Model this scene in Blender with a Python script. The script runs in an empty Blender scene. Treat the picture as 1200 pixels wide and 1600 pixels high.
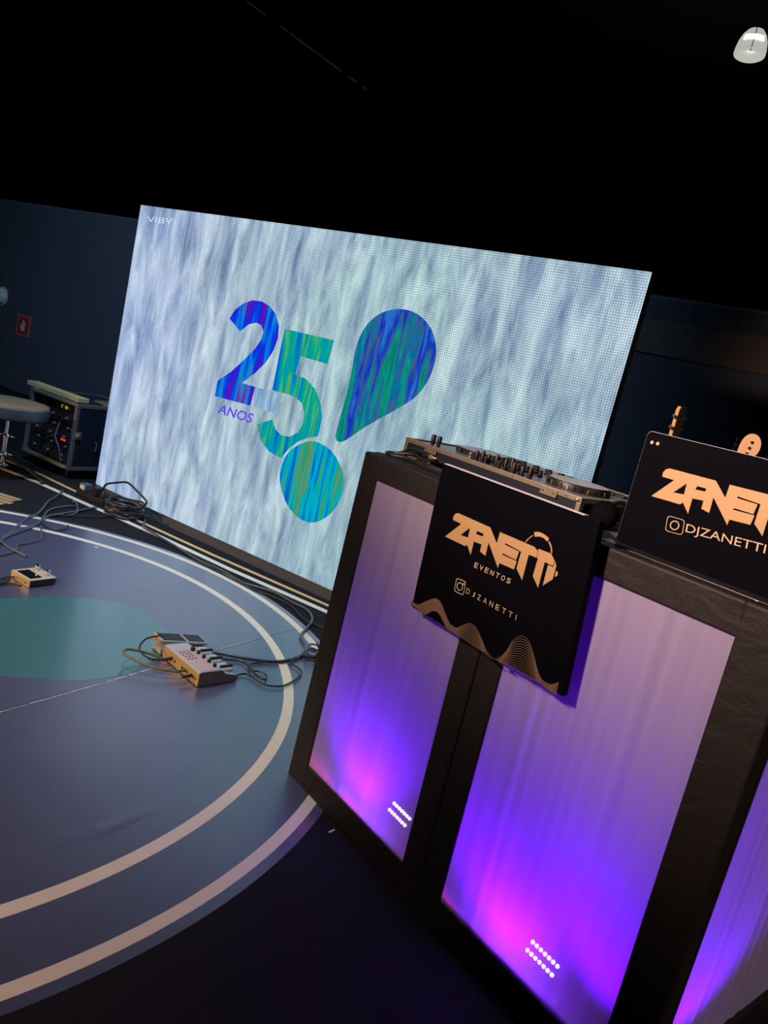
import bpy, bmesh, math, random
from mathutils import Vector, Matrix
from mathutils.geometry import tessellate_polygon
random.seed(7)
scene = bpy.context.scene
COL = scene.collection
PI = math.pi

# ---------------------------------------------------------------- camera
FPX, PITCH, ROLL, CAMH = 1185.7, 0.1892, -0.2337, 1.4
fw = Vector((0, math.cos(PITCH), -math.sin(PITCH)))
rt0 = Vector((1, 0, 0)); dn0 = fw.cross(rt0)
RT = math.cos(ROLL)*rt0 + math.sin(ROLL)*dn0
DN = -math.sin(ROLL)*rt0 + math.cos(ROLL)*dn0
CAM = Vector((0, 0, CAMH))
cd = bpy.data.cameras.new('camera'); cam = bpy.data.objects.new('camera', cd); COL.objects.link(cam)
cd.sensor_fit = 'VERTICAL'; cd.sensor_height = 36.0; cd.lens = FPX/1600*36.0; cd.clip_start = .05; cd.clip_end = 100
m = Matrix.Identity(4)
for i in range(3):
    m[i][0], m[i][1], m[i][2], m[i][3] = RT[i], -DN[i], -fw[i], CAM[i]
cam.matrix_world = m
scene.camera = cam
vs = scene.view_settings
vs.view_transform = 'Standard'; vs.look = 'None'; vs.gamma = 1.0; vs.use_curve_mapping = False; vs.exposure = 0.0

# ---------------------------------------------------------------- world and lights
world = bpy.data.worlds.new('world'); scene.world = world; world.use_nodes = True
world.node_tree.nodes['Background'].inputs[0].default_value = (0.006, 0.010, 0.020, 1)
world.node_tree.nodes['Background'].inputs[1].default_value = 0.5

def light(name, kind, loc, target, power, color, size=.3, angle=60, blend=.6, parent=None):
    l = bpy.data.lights.new(name, kind); l.energy = power; l.color = color
    if kind == 'AREA': l.shape = 'DISK'; l.size = size
    else: l.shadow_soft_size = size
    if kind == 'SPOT': l.spot_size = math.radians(angle); l.spot_blend = blend
    o = bpy.data.objects.new(name, l); COL.objects.link(o); o.location = loc
    if target is not None:
        o.rotation_euler = (Vector(target)-Vector(loc)).to_track_quat('-Z', 'Y').to_euler()
    if parent: o.parent = parent
    return o
# warm stage lamp far to the left, added cool spots over the stage, unseen hall lamp behind the camera
light('warm_stage_light', 'SPOT', (-6.2, 1.6, 2.6), (-1.9, 3.8, .2), 700, (1.0, .64, .30), .12, 42, .3)
light('cool_floor_fill', 'SPOT', (-1.6, 3.5, 5.6), (-1.2, 4.2, 0), 740, (.66, .84, 1.0), .35, 58, 1.0)  # added unseen spot, lifts the floor in front of the screen
light('booth_light', 'SPOT', (-2.2, .5, 2.7), (.48, 1.72, 2.0), 1000, (1.0, .68, .56), .18, 53, 1.0)
light('wall_glow_fill', 'SPOT', (-2.2, 2.2, 5.6), (-2.0, 7.6, 1.0), 900, (.42, .66, 1.0), .4, 85, 1.0)  # added unseen spot, stands in for the blue glow around the screen
light('hall_light', 'SPOT', (-3.4, -3.4, 5.2), (-1.9, 1.5, 0), 1900, (1.0, .70, .58), .35, 34, .9)
light('side_face_fill', 'SPOT', (3.6, -1.6, 3.6), (1.1, 1.7, .45), 260, (1.0, .78, .66), .3, 30, 1.0)  # added unseen spot, brightens the side face of the booth

# ---------------------------------------------------------------- pixel helpers
def ray(x, y):
    return RT*((x-600)/FPX) + DN*((y-800)/FPX) + fw
def FL(x, y, z=0.0):
    d = ray(x, y); return CAM + d*((z-CAMH)/d.z)
def PLN(x, y, P, n):
    d = ray(x, y); return CAM + d*((Vector(P)-CAM).dot(n)/d.dot(n))

# ---------------------------------------------------------------- mesh helpers
class MB:
    def __init__(s): s.v = []; s.f = []
    def add(s, vs_, fs):
        n = len(s.v); s.v += [tuple(v) for v in vs_]; s.f += [tuple(i+n for i in f) for f in fs]; return s
    def hexa(s, p):
        return s.add(p, [(3,2,1,0),(4,5,6,7),(0,1,5,4),(1,2,6,5),(2,3,7,6),(3,0,4,7)])
    def box(s, x0, x1, y0, y1, z0, z1):
        return s.hexa([(x0,y0,z0),(x1,y0,z0),(x1,y1,z0),(x0,y1,z0),(x0,y0,z1),(x1,y0,z1),(x1,y1,z1),(x0,y1,z1)])
    def obox(s, c, ax, ay, az, hx, hy, hz):
        c, ax, ay, az = Vector(c), Vector(ax), Vector(ay), Vector(az)
        P = []
        for sz in (-1, 1):
            for sx, sy in ((-1,-1),(1,-1),(1,1),(-1,1)): P.append(c+ax*hx*sx+ay*hy*sy+az*hz*sz)
        return s.hexa(P)
    def tube(s, pts, r, n=8, caps=True):
        pts = [Vector(p) for p in pts]; N = len(pts)
        rr = r if isinstance(r, (list, tuple)) else [r]*N
        rings = []; prev = None
        for i, p in enumerate(pts):
            t = (pts[min(i+1, N-1)]-pts[max(i-1, 0)])
            t = t.normalized() if t.length > 1e-9 else Vector((0,0,1))
            a = prev - t*prev.dot(t) if prev is not None else t.orthogonal()
            if a.length < 1e-6: a = t.orthogonal()
            a.normalize(); prev = a; b = t.cross(a)
            rings.append([p+(a*math.cos(2*PI*k/n)+b*math.sin(2*PI*k/n))*rr[i] for k in range(n)])
        fs = []
        for i in range(N-1):
            for k in range(n):
                fs.append((i*n+k, i*n+(k+1)%n, (i+1)*n+(k+1)%n, (i+1)*n+k))
        if caps: fs += [tuple(range(n-1, -1, -1)), tuple((N-1)*n+k for k in range(n))]
        return s.add([v for r_ in rings for v in r_], fs)
    def lathe(s, prof, c=(0,0,0), axis=(0,0,1), n=24):
        az = Vector(axis).normalized(); ax = az.orthogonal().normalized(); ay = az.cross(ax); c = Vector(c)
        V = []; F = []
        for r, h in prof:
            for k in range(n):
                V.append(c+az*h+(ax*math.cos(2*PI*k/n)+ay*math.sin(2*PI*k/n))*r)
        for i in range(len(prof)-1):
            for k in range(n): F.append((i*n+k, i*n+(k+1)%n, (i+1)*n+(k+1)%n, (i+1)*n+k))
        if prof[0][0] > 1e-6: F.append(tuple(range(n-1, -1, -1)))
        if prof[-1][0] > 1e-6: F.append(tuple((len(prof)-1)*n+k for k in range(n)))
        return s.add(V, F)
    def flat(s, loops, o, ax, ay, t=0.0):
        """polygon with holes in the plane (o, ax, ay); t = thickness along ax x ay (both sides closed)"""
        o, ax, ay = Vector(o), Vector(ax), Vector(ay); nz = ax.cross(ay).normalized()
        L3 = [[Vector((p[0], p[1], 0)) for p in l] for l in loops]
        flat = [p for l in L3 for p in l]
        V = [o+ax*p.x+ay*p.y+nz*t for p in flat]
        tris = []
        for a, b, c in tessellate_polygon(L3):
            A, B, C = flat[a], flat[b], flat[c]
            cr = (B-A).cross(C-A).z
            if abs(cr) < 1e-14: continue
            tris.append((a, b, c) if cr > 0 else (a, c, b))
        if t == 0: return s.add(V, tris)
        n = len(flat); V2 = [o+ax*p.x+ay*p.y for p in flat]
        F = list(tris)+[(c+n, b+n, a+n) for a, b, c in tris]
        k = 0
        for l in L3:
            m_ = len(l); ar = sum(l[i].x*l[(i+1)%m_].y-l[(i+1)%m_].x*l[i].y for i in range(m_))
            first = (l is L3[0])
            for i in range(m_):
                a, b = k+i, k+(i+1)%m_
                F.append((a, a+n, b+n, b) if (ar > 0) == first else (b, b+n, a+n, a))
            k += m_
        return s.add(V+V2, F)
    def build(s, name, mat, parent=None, smooth=False, bevel=0.0, label=None):
        me = bpy.data.meshes.new(name); me.from_pydata(s.v, [], s.f); me.update()
        bm = bmesh.new(); bm.from_mesh(me); bmesh.ops.recalc_face_normals(bm, faces=bm.faces) if len(bm.faces) > 1 and name not in NOREC else None
        bm.to_mesh(me); bm.free()
        if mat is not None: me.materials.append(mat)
        if smooth:
            me.polygons.foreach_set('use_smooth', [True]*len(me.polygons))
            try: me.set_sharp_from_angle(angle=math.radians(40))
            except Exception: pass
        o = bpy.data.objects.new(name, me); COL.objects.link(o)
        if parent is not None: o.parent = parent
        if bevel > 0:
            b = o.modifiers.new('bevel', 'BEVEL'); b.width = bevel; b.segments = 2; b.limit_method = 'ANGLE'
        if label: o['label'] = label
        return o
NOREC = set()

def thing(name, label, cat, loc=(0,0,0), rz=0.0, group=None):
    o = bpy.data.objects.new(name, None); COL.objects.link(o); o.empty_display_size = .1
    o.location = loc; o.rotation_euler = (0, 0, rz)
    return tag(o, label, cat, group)
def tag(o, label, cat, group=None):
    o['label'] = label; o['category'] = cat
    if group: o['group'] = group
    return o
def struct(o):
    o['kind'] = 'structure'; return o
def frame_of(loc, rz):
    M = Matrix.Translation(Vector(loc)) @ Matrix.Rotation(rz, 4, 'Z'); return M, M.inverted()
def smooth_path(pts, k=6):
    P = [Vector(p) for p in pts]; out = []
    for i in range(len(P)-1):
        p0, p1, p2, p3 = P[max(i-1,0)], P[i], P[i+1], P[min(i+2,len(P)-1)]
        for j in range(k):
            t = j/k
            out.append(.5*((2*p1)+(p2-p0)*t+(2*p0-5*p1+4*p2-p3)*t*t+(3*p1-p0-3*p2+p3)*t**3))
    out.append(P[-1]); return out
def poly_r(pts, k=4):
    """closed smooth polygon through points"""
    n = len(pts); out = []
    P = [Vector((p[0], p[1], 0)) for p in pts]
    for i in range(n):
        p0, p1, p2, p3 = P[i-1], P[i], P[(i+1)%n], P[(i+2)%n]
        for j in range(k):
            t = j/k
            v = .5*((2*p1)+(p2-p0)*t+(2*p0-5*p1+4*p2-p3)*t*t+(3*p1-p0-3*p2+p3)*t**3); out.append((v.x, v.y))
    return out
def rrect(x0, x1, y0, y1, r, k=5, corners=(1,1,1,1)):
    out = []
    for i, (cx, cy, a) in enumerate(((x1-r, y1-r, 0), (x0+r, y1-r, 90), (x0+r, y0+r, 180), (x1-r, y0+r, 270))):
        if corners[i]:
            for j in range(k+1):
                t = math.radians(a+90*j/k); out.append((cx+r*math.cos(t), cy+r*math.sin(t)))
        else:
            out.append((cx+(r if i in (0,3) else -r), cy+(r if i < 2 else -r)))
    return out
def circ(cx, cy, r, n=24, r2=None):
    r2 = r2 or r
    return [(cx+r*math.cos(2*PI*k/n), cy+r2*math.sin(2*PI*k/n)) for k in range(n)]
_txt = {}
def text_tris(body, bold=0.0):
    key = body; body = key.split('|')[0]
    if '|' in key: bold = float(key.split('|')[1])
    if key not in _txt:
        c = bpy.data.curves.new('txt', 'FONT'); c.body = body; c.offset = bold; c.resolution_u = 3; c.fill_mode = 'FRONT'
        o = bpy.data.objects.new('txt', c); COL.objects.link(o)
        bpy.context.view_layer.update()
        dg = bpy.context.evaluated_depsgraph_get(); me = o.evaluated_get(dg).to_mesh()
        V = [(v.co.x, v.co.y) for v in me.vertices]; F = [tuple(p.vertices) for p in me.polygons]
        o.evaluated_get(dg).to_mesh_clear(); bpy.data.objects.remove(o); bpy.data.curves.remove(c)
        xs = [v[0] for v in V]; ys = [v[1] for v in V]
        x0, x1, y0, y1 = min(xs), max(xs), min(ys), max(ys)
        _txt[key] = ([((x-x0)/(x1-x0), (y-y0)/(y1-y0)) for x, y in V], F)
    return _txt[key]

# ---------------------------------------------------------------- materials
def nmat(name):
    m_ = bpy.data.materials.new(name); m_.use_nodes = True
    nt = m_.node_tree; return m_, nt, nt.nodes['Principled BSDF']
def mat(name, col, rough=.5, metal=0.0, var=.12, scale=30, bump=0.0, bscale=80, spec=None, stretch=None, coat=0.0):
    m_, nt, b = nmat(name); N, L = nt.nodes, nt.links
    tc = N.new('ShaderNodeTexCoord'); nz = N.new('ShaderNodeTexNoise'); nz.inputs['Scale'].default_value = scale; nz.inputs['Detail'].default_value = 4
    src = tc.outputs['Object']
    if stretch:
        mp = N.new('ShaderNodeMapping'); mp.inputs['Scale'].default_value = stretch; L.new(src, mp.inputs[0]); src = mp.outputs[0]
    L.new(src, nz.inputs['Vector'])
    mx = N.new('ShaderNodeMixRGB'); mx.inputs[1].default_value = (*[c*(1-var) for c in col], 1); mx.inputs[2].default_value = (*[min(1, c*(1+var)) for c in col], 1)
    L.new(nz.outputs[0], mx.inputs[0]); L.new(mx.outputs[0], b.inputs['Base Color'])
    b.inputs['Roughness'].default_value = rough; b.inputs['Metallic'].default_value = metal
    if spec is not None: b.inputs['Specular IOR Level'].default_value = spec
    if coat: b.inputs['Coat Weight'].default_value = coat; b.inputs['Coat Roughness'].default_value = .15
    if bump:
        n2 = N.new('ShaderNodeTexNoise'); n2.inputs['Scale'].default_value = bscale; n2.inputs['Detail'].default_value = 5; L.new(src, n2.inputs['Vector'])
        bp = N.new('ShaderNodeBump'); bp.inputs['Strength'].default_value = bump; bp.inputs['Distance'].default_value = .01
        L.new(n2.outputs[0], bp.inputs['Height']); L.new(bp.outputs[0], b.inputs['Normal'])
    return m_
def emat(name, col, strength):
    m_, nt, b = nmat(name); b.inputs['Base Color'].default_value = (*col, 1)
    b.inputs['Emission Color'].default_value = (*col, 1); b.inputs['Emission Strength'].default_value = strength
    return m_
def srgb(r, g, b):
    f = lambda c: (c/12.92 if c <= .04045 else ((c+.055)/1.055)**2.4)
    return (f(r/255), f(g/255), f(b/255))

M_carpet = mat('black_carpet', (.012, .012, .016), .95, bump=.5, bscale=300, var=.35, scale=200, spec=.15)
M_wall = mat('navy_wall', (.075, .085, .11), .85, var=.1, scale=3, bump=.05, bscale=60)
M_band = mat('brown_wall_band', (.14, .11, .10), .8, var=.1, scale=4)
M_trimw = mat('grey_wall_cap', (.11, .12, .15), .6)
M_dark = mat('dark_hall', (.008, .008, .010), .95, var=.2, scale=2, spec=.1)
M_steel = mat('dark_steel', (.06, .055, .045), .5, .6)
M_goldtone = mat('gold_tone_metal', (.45, .33, .15), .4, .5)  # gold of the plug collar and of the painted conduit glints
M_black = mat('black_plastic', (.012, .012, .014), .45, var=.2)
M_blackmatte = mat('matte_black', (.0020, .0020, .0045), .75, spec=.05)
M_rubber = mat('black_rubber', (.014, .014, .016), .6)
M_cable = mat('black_cable', (.02, .02, .023), .42)
M_cablegrey = mat('grey_cable', (.075, .085, .11), .4)
M_cablegreen = mat('olive_cable', (.10, .12, .05), .5)
M_chrome = mat('chrome', (.72, .72, .74), .16, 1.0, var=.04)
M_alu = mat('aluminium_edge', (.42, .41, .40), .38, .8, var=.1, stretch=(1,1,12), scale=20)
M_aluwarm = mat('brushed_case_edge', (.42, .36, .26), .42, .7, var=.12, scale=40)
M_case = mat('flight_case_laminate', (.012, .017, .030), .45, bump=.05, bscale=250)
M_cream = mat('cream_vinyl_line', (.66, .60, .50), .45, var=.05, scale=12)
M_tapecream = mat('cream_floor_tape', (.62, .60, .50), .5, var=.08, scale=15)
M_tapegold = mat('gold_floor_tape', (.62, .42, .17), .45, var=.1, scale=15)
M_tan = mat('tan_metal', (.62, .55, .42), .35, .3, var=.05)
M_silver = mat('silver_grey_plastic', (.42, .44, .46), .4, .2, var=.05)
M_pinkpanel = mat('pink_grey_panel', (.46, .33, .36), .45, var=.06)
M_screenblk = mat('black_glass', (.008, .008, .012), .12)
M_gold = mat('gold_vinyl_print', (.58, .36, .16), .5, .0, var=.05, scale=20)
M_goldthin = mat('pale_gold_print', (.66, .48, .30), .5, var=.04)
M_goldline = mat('bronze_line_print', (.22, .135, .075), .5, var=.05)
M_litedge = mat('lit_board_edge', (.75, .76, .80), .5, var=.03)  # screen light on the sign edge, put into the colour
M_wood = mat('maple_wood', (.85, .50, .22), .45, var=.2, scale=8, stretch=(6,6,1))
M_woodred = mat('rosewood', (.12, .05, .03), .5)
M_guitarbody = mat('sunburst_lacquer', (.20, .05, .02), .25, coat=.6)
M_plank = mat('tan_plank', (.58, .42, .20), .55, var=.15, scale=20, stretch=(1,12,12))
M_mat = mat('brown_woven_strip', (.36, .25, .14), .75, var=.2, scale=60)
M_seat = mat('warm_tinted_seat', (.20, .155, .10), .42, bump=.12, bscale=30, var=.15, scale=8)  # brown tint carries the warm light on the cushion top
M_seatside = mat('dark_seat_band', (.035, .045, .065), .45)
M_red = mat('red_sign_print', (.55, .03, .03), .55, var=.06)
M_redborder = mat('pale_red_border', (.62, .16, .15), .55, var=.06)
M_signicon = mat('cream_sign_icon', (.75, .68, .55), .55)
M_white = mat('white_plastic', (.65, .63, .60), .5, var=.05)
M_redlamp = emat('red_indicator', (1, .05, .03), .6)
M_greenlamp = emat('green_indicator', (.45, .75, .08), .35)

def fabric_black():
    m_, nt, b = nmat('wrinkled_black_fabric'); N, L = nt.nodes, nt.links
    b.inputs['Base Color'].default_value = (.017, .014, .013, 1); b.inputs['Roughness'].default_value = .6
    b.inputs['Specular IOR Level'].default_value = .35
    tc = N.new('ShaderNodeTexCoord'); mp = N.new('ShaderNodeMapping'); mp.inputs['Rotation'].default_value = (0, .5, 0); mp.inputs['Scale'].default_value = (6, 6, 10)
    L.new(tc.outputs['Object'], mp.inputs[0])
    n1 = N.new('ShaderNodeTexNoise'); n1.inputs['Scale'].default_value = 1.6; n1.inputs['Detail'].default_value = 5; n1.inputs['Distortion'].default_value = 1.2; L.new(mp.outputs[0], n1.inputs['Vector'])
    n2 = N.new('ShaderNodeTexNoise'); n2.inputs['Scale'].default_value = 220; L.new(tc.outputs['Object'], n2.inputs['Vector'])
    ad = N.new('ShaderNodeMath'); ad.operation = 'MULTIPLY_ADD'; ad.inputs[1].default_value = .12; L.new(n2.outputs[0], ad.inputs[0]); L.new(n1.outputs[0], ad.inputs[2])
    bp = N.new('ShaderNodeBump'); bp.inputs['Strength'].default_value = .26; bp.inputs['Distance'].default_value = .016
    L.new(ad.outputs[0], bp.inputs['Height']); L.new(bp.outputs[0], b.inputs['Normal'])
    return m_
M_fabric = fabric_black()

def lycra():
    m_ = bpy.data.materials.new('white_stretch_fabric'); m_.use_nodes = True; nt = m_.node_tree; N, L = nt.nodes, nt.links
    N.clear(); out = N.new('ShaderNodeOutputMaterial')
    tc = N.new('ShaderNodeTexCoord'); mp = N.new('ShaderNodeMapping'); mp.inputs['Scale'].default_value = (30, 30, 1.2); L.new(tc.outputs['Object'], mp.inputs[0])
    nz = N.new('ShaderNodeTexNoise'); nz.inputs['Scale'].default_value = 1.0; nz.inputs['Detail'].default_value = 3; L.new(mp.outputs[0], nz.inputs['Vector'])
    cr = N.new('ShaderNodeMixRGB'); cr.inputs[1].default_value = (.60, .52, .60, 1); cr.inputs[2].default_value = (.82, .74, .80, 1); L.new(nz.outputs[0], cr.inputs[0])
    df = N.new('ShaderNodeBsdfDiffuse'); tl = N.new('ShaderNodeBsdfTranslucent'); tr = N.new('ShaderNodeBsdfTransparent')
    L.new(cr.outputs[0], df.inputs[0]); L.new(cr.outputs[0], tl.inputs[0])
    m1 = N.new('ShaderNodeMixShader'); m1.inputs[0].default_value = .45; L.new(df.outputs[0], m1.inputs[1]); L.new(tl.outputs[0], m1.inputs[2])
    m2 = N.new('ShaderNodeMixShader'); m2.inputs[0].default_value = .14; L.new(m1.outputs[0], m2.inputs[1]); L.new(tr.outputs[0], m2.inputs[2])
    L.new(m2.outputs[0], out.inputs[0]); return m_
M_lycra = lycra()

def disc_mat():
    m_, nt, b = nmat('printed_vinyl'); N, L = nt.nodes, nt.links
    tc = N.new('ShaderNodeTexCoord'); nz = N.new('ShaderNodeTexNoise'); nz.inputs['Scale'].default_value = 1.3; nz.inputs['Detail'].default_value = 6; L.new(tc.outputs['Object'], nz.inputs['Vector'])
    mx = N.new('ShaderNodeMixRGB'); mx.inputs[1].default_value = (.048, .052, .118, 1); mx.inputs[2].default_value = (.068, .074, .150, 1); L.new(nz.outputs[0], mx.inputs[0]); L.new(mx.outputs[0], b.inputs['Base Color'])
    n3 = N.new('ShaderNodeTexNoise'); n3.inputs['Scale'].default_value = 9; n3.inputs['Detail'].default_value = 8; L.new(tc.outputs['Object'], n3.inputs['Vector'])
    mr = N.new('ShaderNodeMapRange'); mr.inputs['To Min'].default_value = .30; mr.inputs['To Max'].default_value = .48; L.new(n3.outputs[0], mr.inputs[0]); L.new(mr.outputs[0], b.inputs['Roughness'])
    b.inputs['Specular IOR Level'].default_value = 1.0; b.inputs['Coat Weight'].default_value = 1.0; b.inputs['Coat Roughness'].default_value = .30; b.inputs['Coat IOR'].default_value = 2.0
    n2 = N.new('ShaderNodeTexNoise'); n2.inputs['Scale'].default_value = 2.2; L.new(tc.outputs['Object'], n2.inputs['Vector'])
    bp = N.new('ShaderNodeBump'); bp.inputs['Strength'].default_value = .10; bp.inputs['Distance'].default_value = .02; L.new(n2.outputs[0], bp.inputs['Height']); L.new(bp.outputs[0], b.inputs['Normal'])
    return m_
M_disc = disc_mat()
M_teal = mat('teal_vinyl', (.040, .15, .17), .36, var=.1, scale=2, spec=1.0, coat=1.0)

# ---- screen materials (the picture the screen shows)
def stroke_mat(name, ramp, rot, sc, strength=1.0, grad=None, pitch=.0125, dist=1.0, tint=None, grid=.14, cross=.45, det=5):
    m_ = bpy.data.materials.new(name); m_.use_nodes = True; nt = m_.node_tree; N, L = nt.nodes, nt.links; N.clear()
    out = N.new('ShaderNodeOutputMaterial'); em = N.new('ShaderNodeEmission')
    tc = N.new('ShaderNodeTexCoord'); sep = N.new('ShaderNodeSeparateXYZ'); L.new(tc.outputs['Object'], sep.inputs[0])
    mp = N.new('ShaderNodeMapping'); mp.inputs['Rotation'].default_value = (0, math.radians(rot), 0); mp.inputs['Scale'].default_value = sc; L.new(tc.outputs['Object'], mp.inputs[0])
    nz = N.new('ShaderNodeTexNoise'); nz.inputs['Scale'].default_value = 1.0; nz.inputs['Detail'].default_value = det; nz.inputs['Roughness'].default_value = .62; nz.inputs['Distortion'].default_value = dist; L.new(mp.outputs[0], nz.inputs['Vector'])
    mp2 = N.new('ShaderNodeMapping'); mp2.inputs['Rotation'].default_value = (0, math.radians(rot-62), 0); mp2.inputs['Scale'].default_value = tuple(c*1.3 for c in sc); L.new(tc.outputs['Object'], mp2.inputs[0])
    nzb = N.new('ShaderNodeTexNoise'); nzb.inputs['Scale'].default_value = 1.0; nzb.inputs['Detail'].default_value = 6; nzb.inputs['Roughness'].default_value = .65; nzb.inputs['Distortion'].default_value = dist*.6; L.new(mp2.outputs[0], nzb.inputs['Vector'])
    mxv = N.new('ShaderNodeMath'); mxv.operation = 'MULTIPLY_ADD'; mxv.inputs[1].default_value = cross
    sub = N.new('ShaderNodeMath'); sub.operation = 'SUBTRACT'; sub.inputs[1].default_value = .5; L.new(nzb.outputs[0], sub.inputs[0]); L.new(sub.outputs[0], mxv.inputs[0]); L.new(nz.outputs[0], mxv.inputs[2])
    val = mxv.outputs[0]
    def math_(op, a, b, c=None):
        n = N.new('ShaderNodeMath'); n.operation = op
        for i, x in enumerate((a, b, c)):
            if x is None: continue
            if isinstance(x, (int, float)): n.inputs[i].default_value = x
            else: L.new(x, n.inputs[i])
        return n.outputs[0]
    if grad:      # (gx, gz, offset)
        g = math_('MULTIPLY_ADD', sep.outputs[0], grad[0], grad[2]); g = math_('MULTIPLY_ADD', sep.outputs[2], grad[1], g)
        val = math_('ADD', val, g)
    cr = N.new('ShaderNodeValToRGB'); L.new(val, cr.inputs[0]); el = cr.color_ramp.elements
    el[0].position, el[0].color = ramp[0][0], (*ramp[0][1], 1); el[1].position, el[1].color = ramp[-1][0], (*ramp[-1][1], 1)
    for p, c in ramp[1:-1]:
        e = el.new(p); e.color = (*c, 1)
    col = cr.outputs[0]
    if tint:      # left, right tints blended across the width
        f_ = math_('MULTIPLY_ADD', sep.outputs[0], 1/3.5, .64)
        n4 = N.new('ShaderNodeTexNoise'); n4.inputs['Scale'].default_value = 1.4; L.new(tc.outputs['Object'], n4.inputs['Vector'])
        f_ = math_('ADD', f_, math_('MULTIPLY_ADD', n4.outputs[0], .8, -.4))
        tr = N.new('ShaderNodeValToRGB'); L.new(f_, tr.inputs[0]); te = tr.color_ramp.elements
        te[0].position, te[0].color = 0, (*tint[0], 1); te[1].position, te[1].color = 1, (*tint[-1], 1)
        for i, t_ in enumerate(tint[1:-1]):
            e = te.new((i+1)/(len(tint)-1)); e.color = (*t_, 1)
        mm = N.new('ShaderNodeMixRGB'); mm.blend_type = 'MULTIPLY'; mm.inputs[0].default_value = 1; L.new(col, mm.inputs[1]); L.new(tr.outputs[0], mm.inputs[2]); col = mm.outputs[0]
    # diode grid
    k = 2*PI/pitch
    sx = math_('SINE', math_('MULTIPLY', sep.outputs[0], k), 0.0); szn = math_('SINE', math_('MULTIPLY', sep.outputs[2], k), 0.0)
    gr = math_('MULTIPLY_ADD', math_('ADD', sx, szn), grid, 1.0)
    st = math_('MULTIPLY', gr, strength)
    L.new(col, em.inputs[0]); L.new(st, em.inputs[1]); L.new(em.outputs[0], out.inputs[0]); return m_
S = srgb
M_scr = stroke_mat('screen_picture', [(.26, S(112,130,160)), (.42, S(160,176,198)), (.52, S(184,198,212)), (.62, S(206,219,229)), (.78, S(234,244,249))],
                   24, (9, 9, 2.0), .96, tint=((.84,.90,1.12), (.88,.96,1.02), (.80,.96,.92), (.74,.90,.86), (.78,.88,.92)), dist=.7, grid=.23)
M_two = stroke_mat('screen_digit_two', [(.36, S(95,20,185)), (.43, S(35,35,210)), (.48, S(0,60,235)), (.53, S(0,105,235)), (.57, S(20,140,205)), (.62, S(60,110,190)), (.68, S(95,50,180))], 28, (13, 13, 1.6), .95, dist=.3, cross=.12, det=2)
M_twofade = stroke_mat('screen_digit_two_fade', [(.3, S(95,85,190)), (.45, S(120,170,205)), (.55, S(150,180,210)), (.7, S(190,205,225))], 14, (30, 30, 3), .95, dist=.3, cross=.1, det=2)
M_five = stroke_mat('screen_digit_five', [(.36, S(0,95,200)), (.43, S(0,130,200)), (.48, S(0,160,185)), (.52, S(0,155,150)), (.56, S(30,180,130)), (.60, S(95,175,110)), (.66, S(0,150,140))], 12, (15, 15, 1.5), .95, grad=(.0, .10, -.10), dist=.3, cross=.18, det=2)
M_dot = stroke_mat('screen_dot', [(.36, S(0,75,190)), (.43, S(0,130,205)), (.48, S(0,175,205)), (.52, S(0,180,175)), (.56, S(20,165,120)), (.62, S(110,140,120)), (.68, S(40,160,110))], 8, (15, 15, 1.3), .95, grad=(.10, 0, .03), dist=.5, cross=.1, det=2)
M_drop = stroke_mat('screen_drop', [(.34, S(0,125,105)), (.41, S(20,150,135)), (.46, S(0,105,160)), (.51, S(70,95,140)), (.55, S(25,80,175)), (.60, S(20,45,190)), (.66, S(40,110,200))], 24, (12, 12, 1.5), .95, grad=(.0, .26, -.34), dist=.3, cross=.5, det=2)
M_anos = emat('screen_caption', S(75,45,185), 1.0)
M_ghost = emat('screen_faint_letters', S(176,190,208), .95)

# ================================================================ the hall
SU = Vector((.8502, -.5264, 0)); SN = Vector((.5264, .8502, 0)); S0 = FL(512, 938)      # screen plane axes
SRZ = math.atan2(SU.y, SU.x)
fl = MB().box(-22, 22, -8, 26, -.1, 0).build('floor', M_carpet); struct(fl)
ce = MB().box(-22, 22, -8, 26, 8.0, 8.1).build('ceiling', M_dark); struct(ce)
for nm, a in (('wall_far', (-22, 22, 25.8, 26, 0, 8)), ('wall_left', (-22, -21.8, -8, 25.8, 0, 8)), ('wall_right', (21.8, 22, -8, 25.8, 0, 8)), ('wall_rear', (-21.8, 21.8, -8, -7.8, 0, 8))):
    struct(MB().box(*a).build(nm, M_dark))
# partition wall parallel to the screen, two metres behind it
W0 = S0 + SN*2.0
pw = bpy.data.objects.new('wall_back', None); COL.objects.link(pw); pw.location = (W0.x, W0.y, 0); pw.rotation_euler = (0, 0, SRZ); struct(pw)
MW, MWi = frame_of((W0.x, W0.y, 0), SRZ)
def on_wall(x, y): return MWi @ PLN(x, y, W0, SN)
htop = on_wall(1100, 477).z; hb1 = on_wall(1100, 512).z; hb0 = on_wall(1100, 568).z
MB().box(-14, 12, 0, .12, 0, htop).build('partition_panel', M_wall, pw)
MB().box(.0, 12, -.012, 0, hb0, hb1).build('wall_band', M_band, pw)
MB().box(-14, 12, -.001, .15, htop, htop+.02).build('wall_cap', M_trimw, pw)

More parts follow.
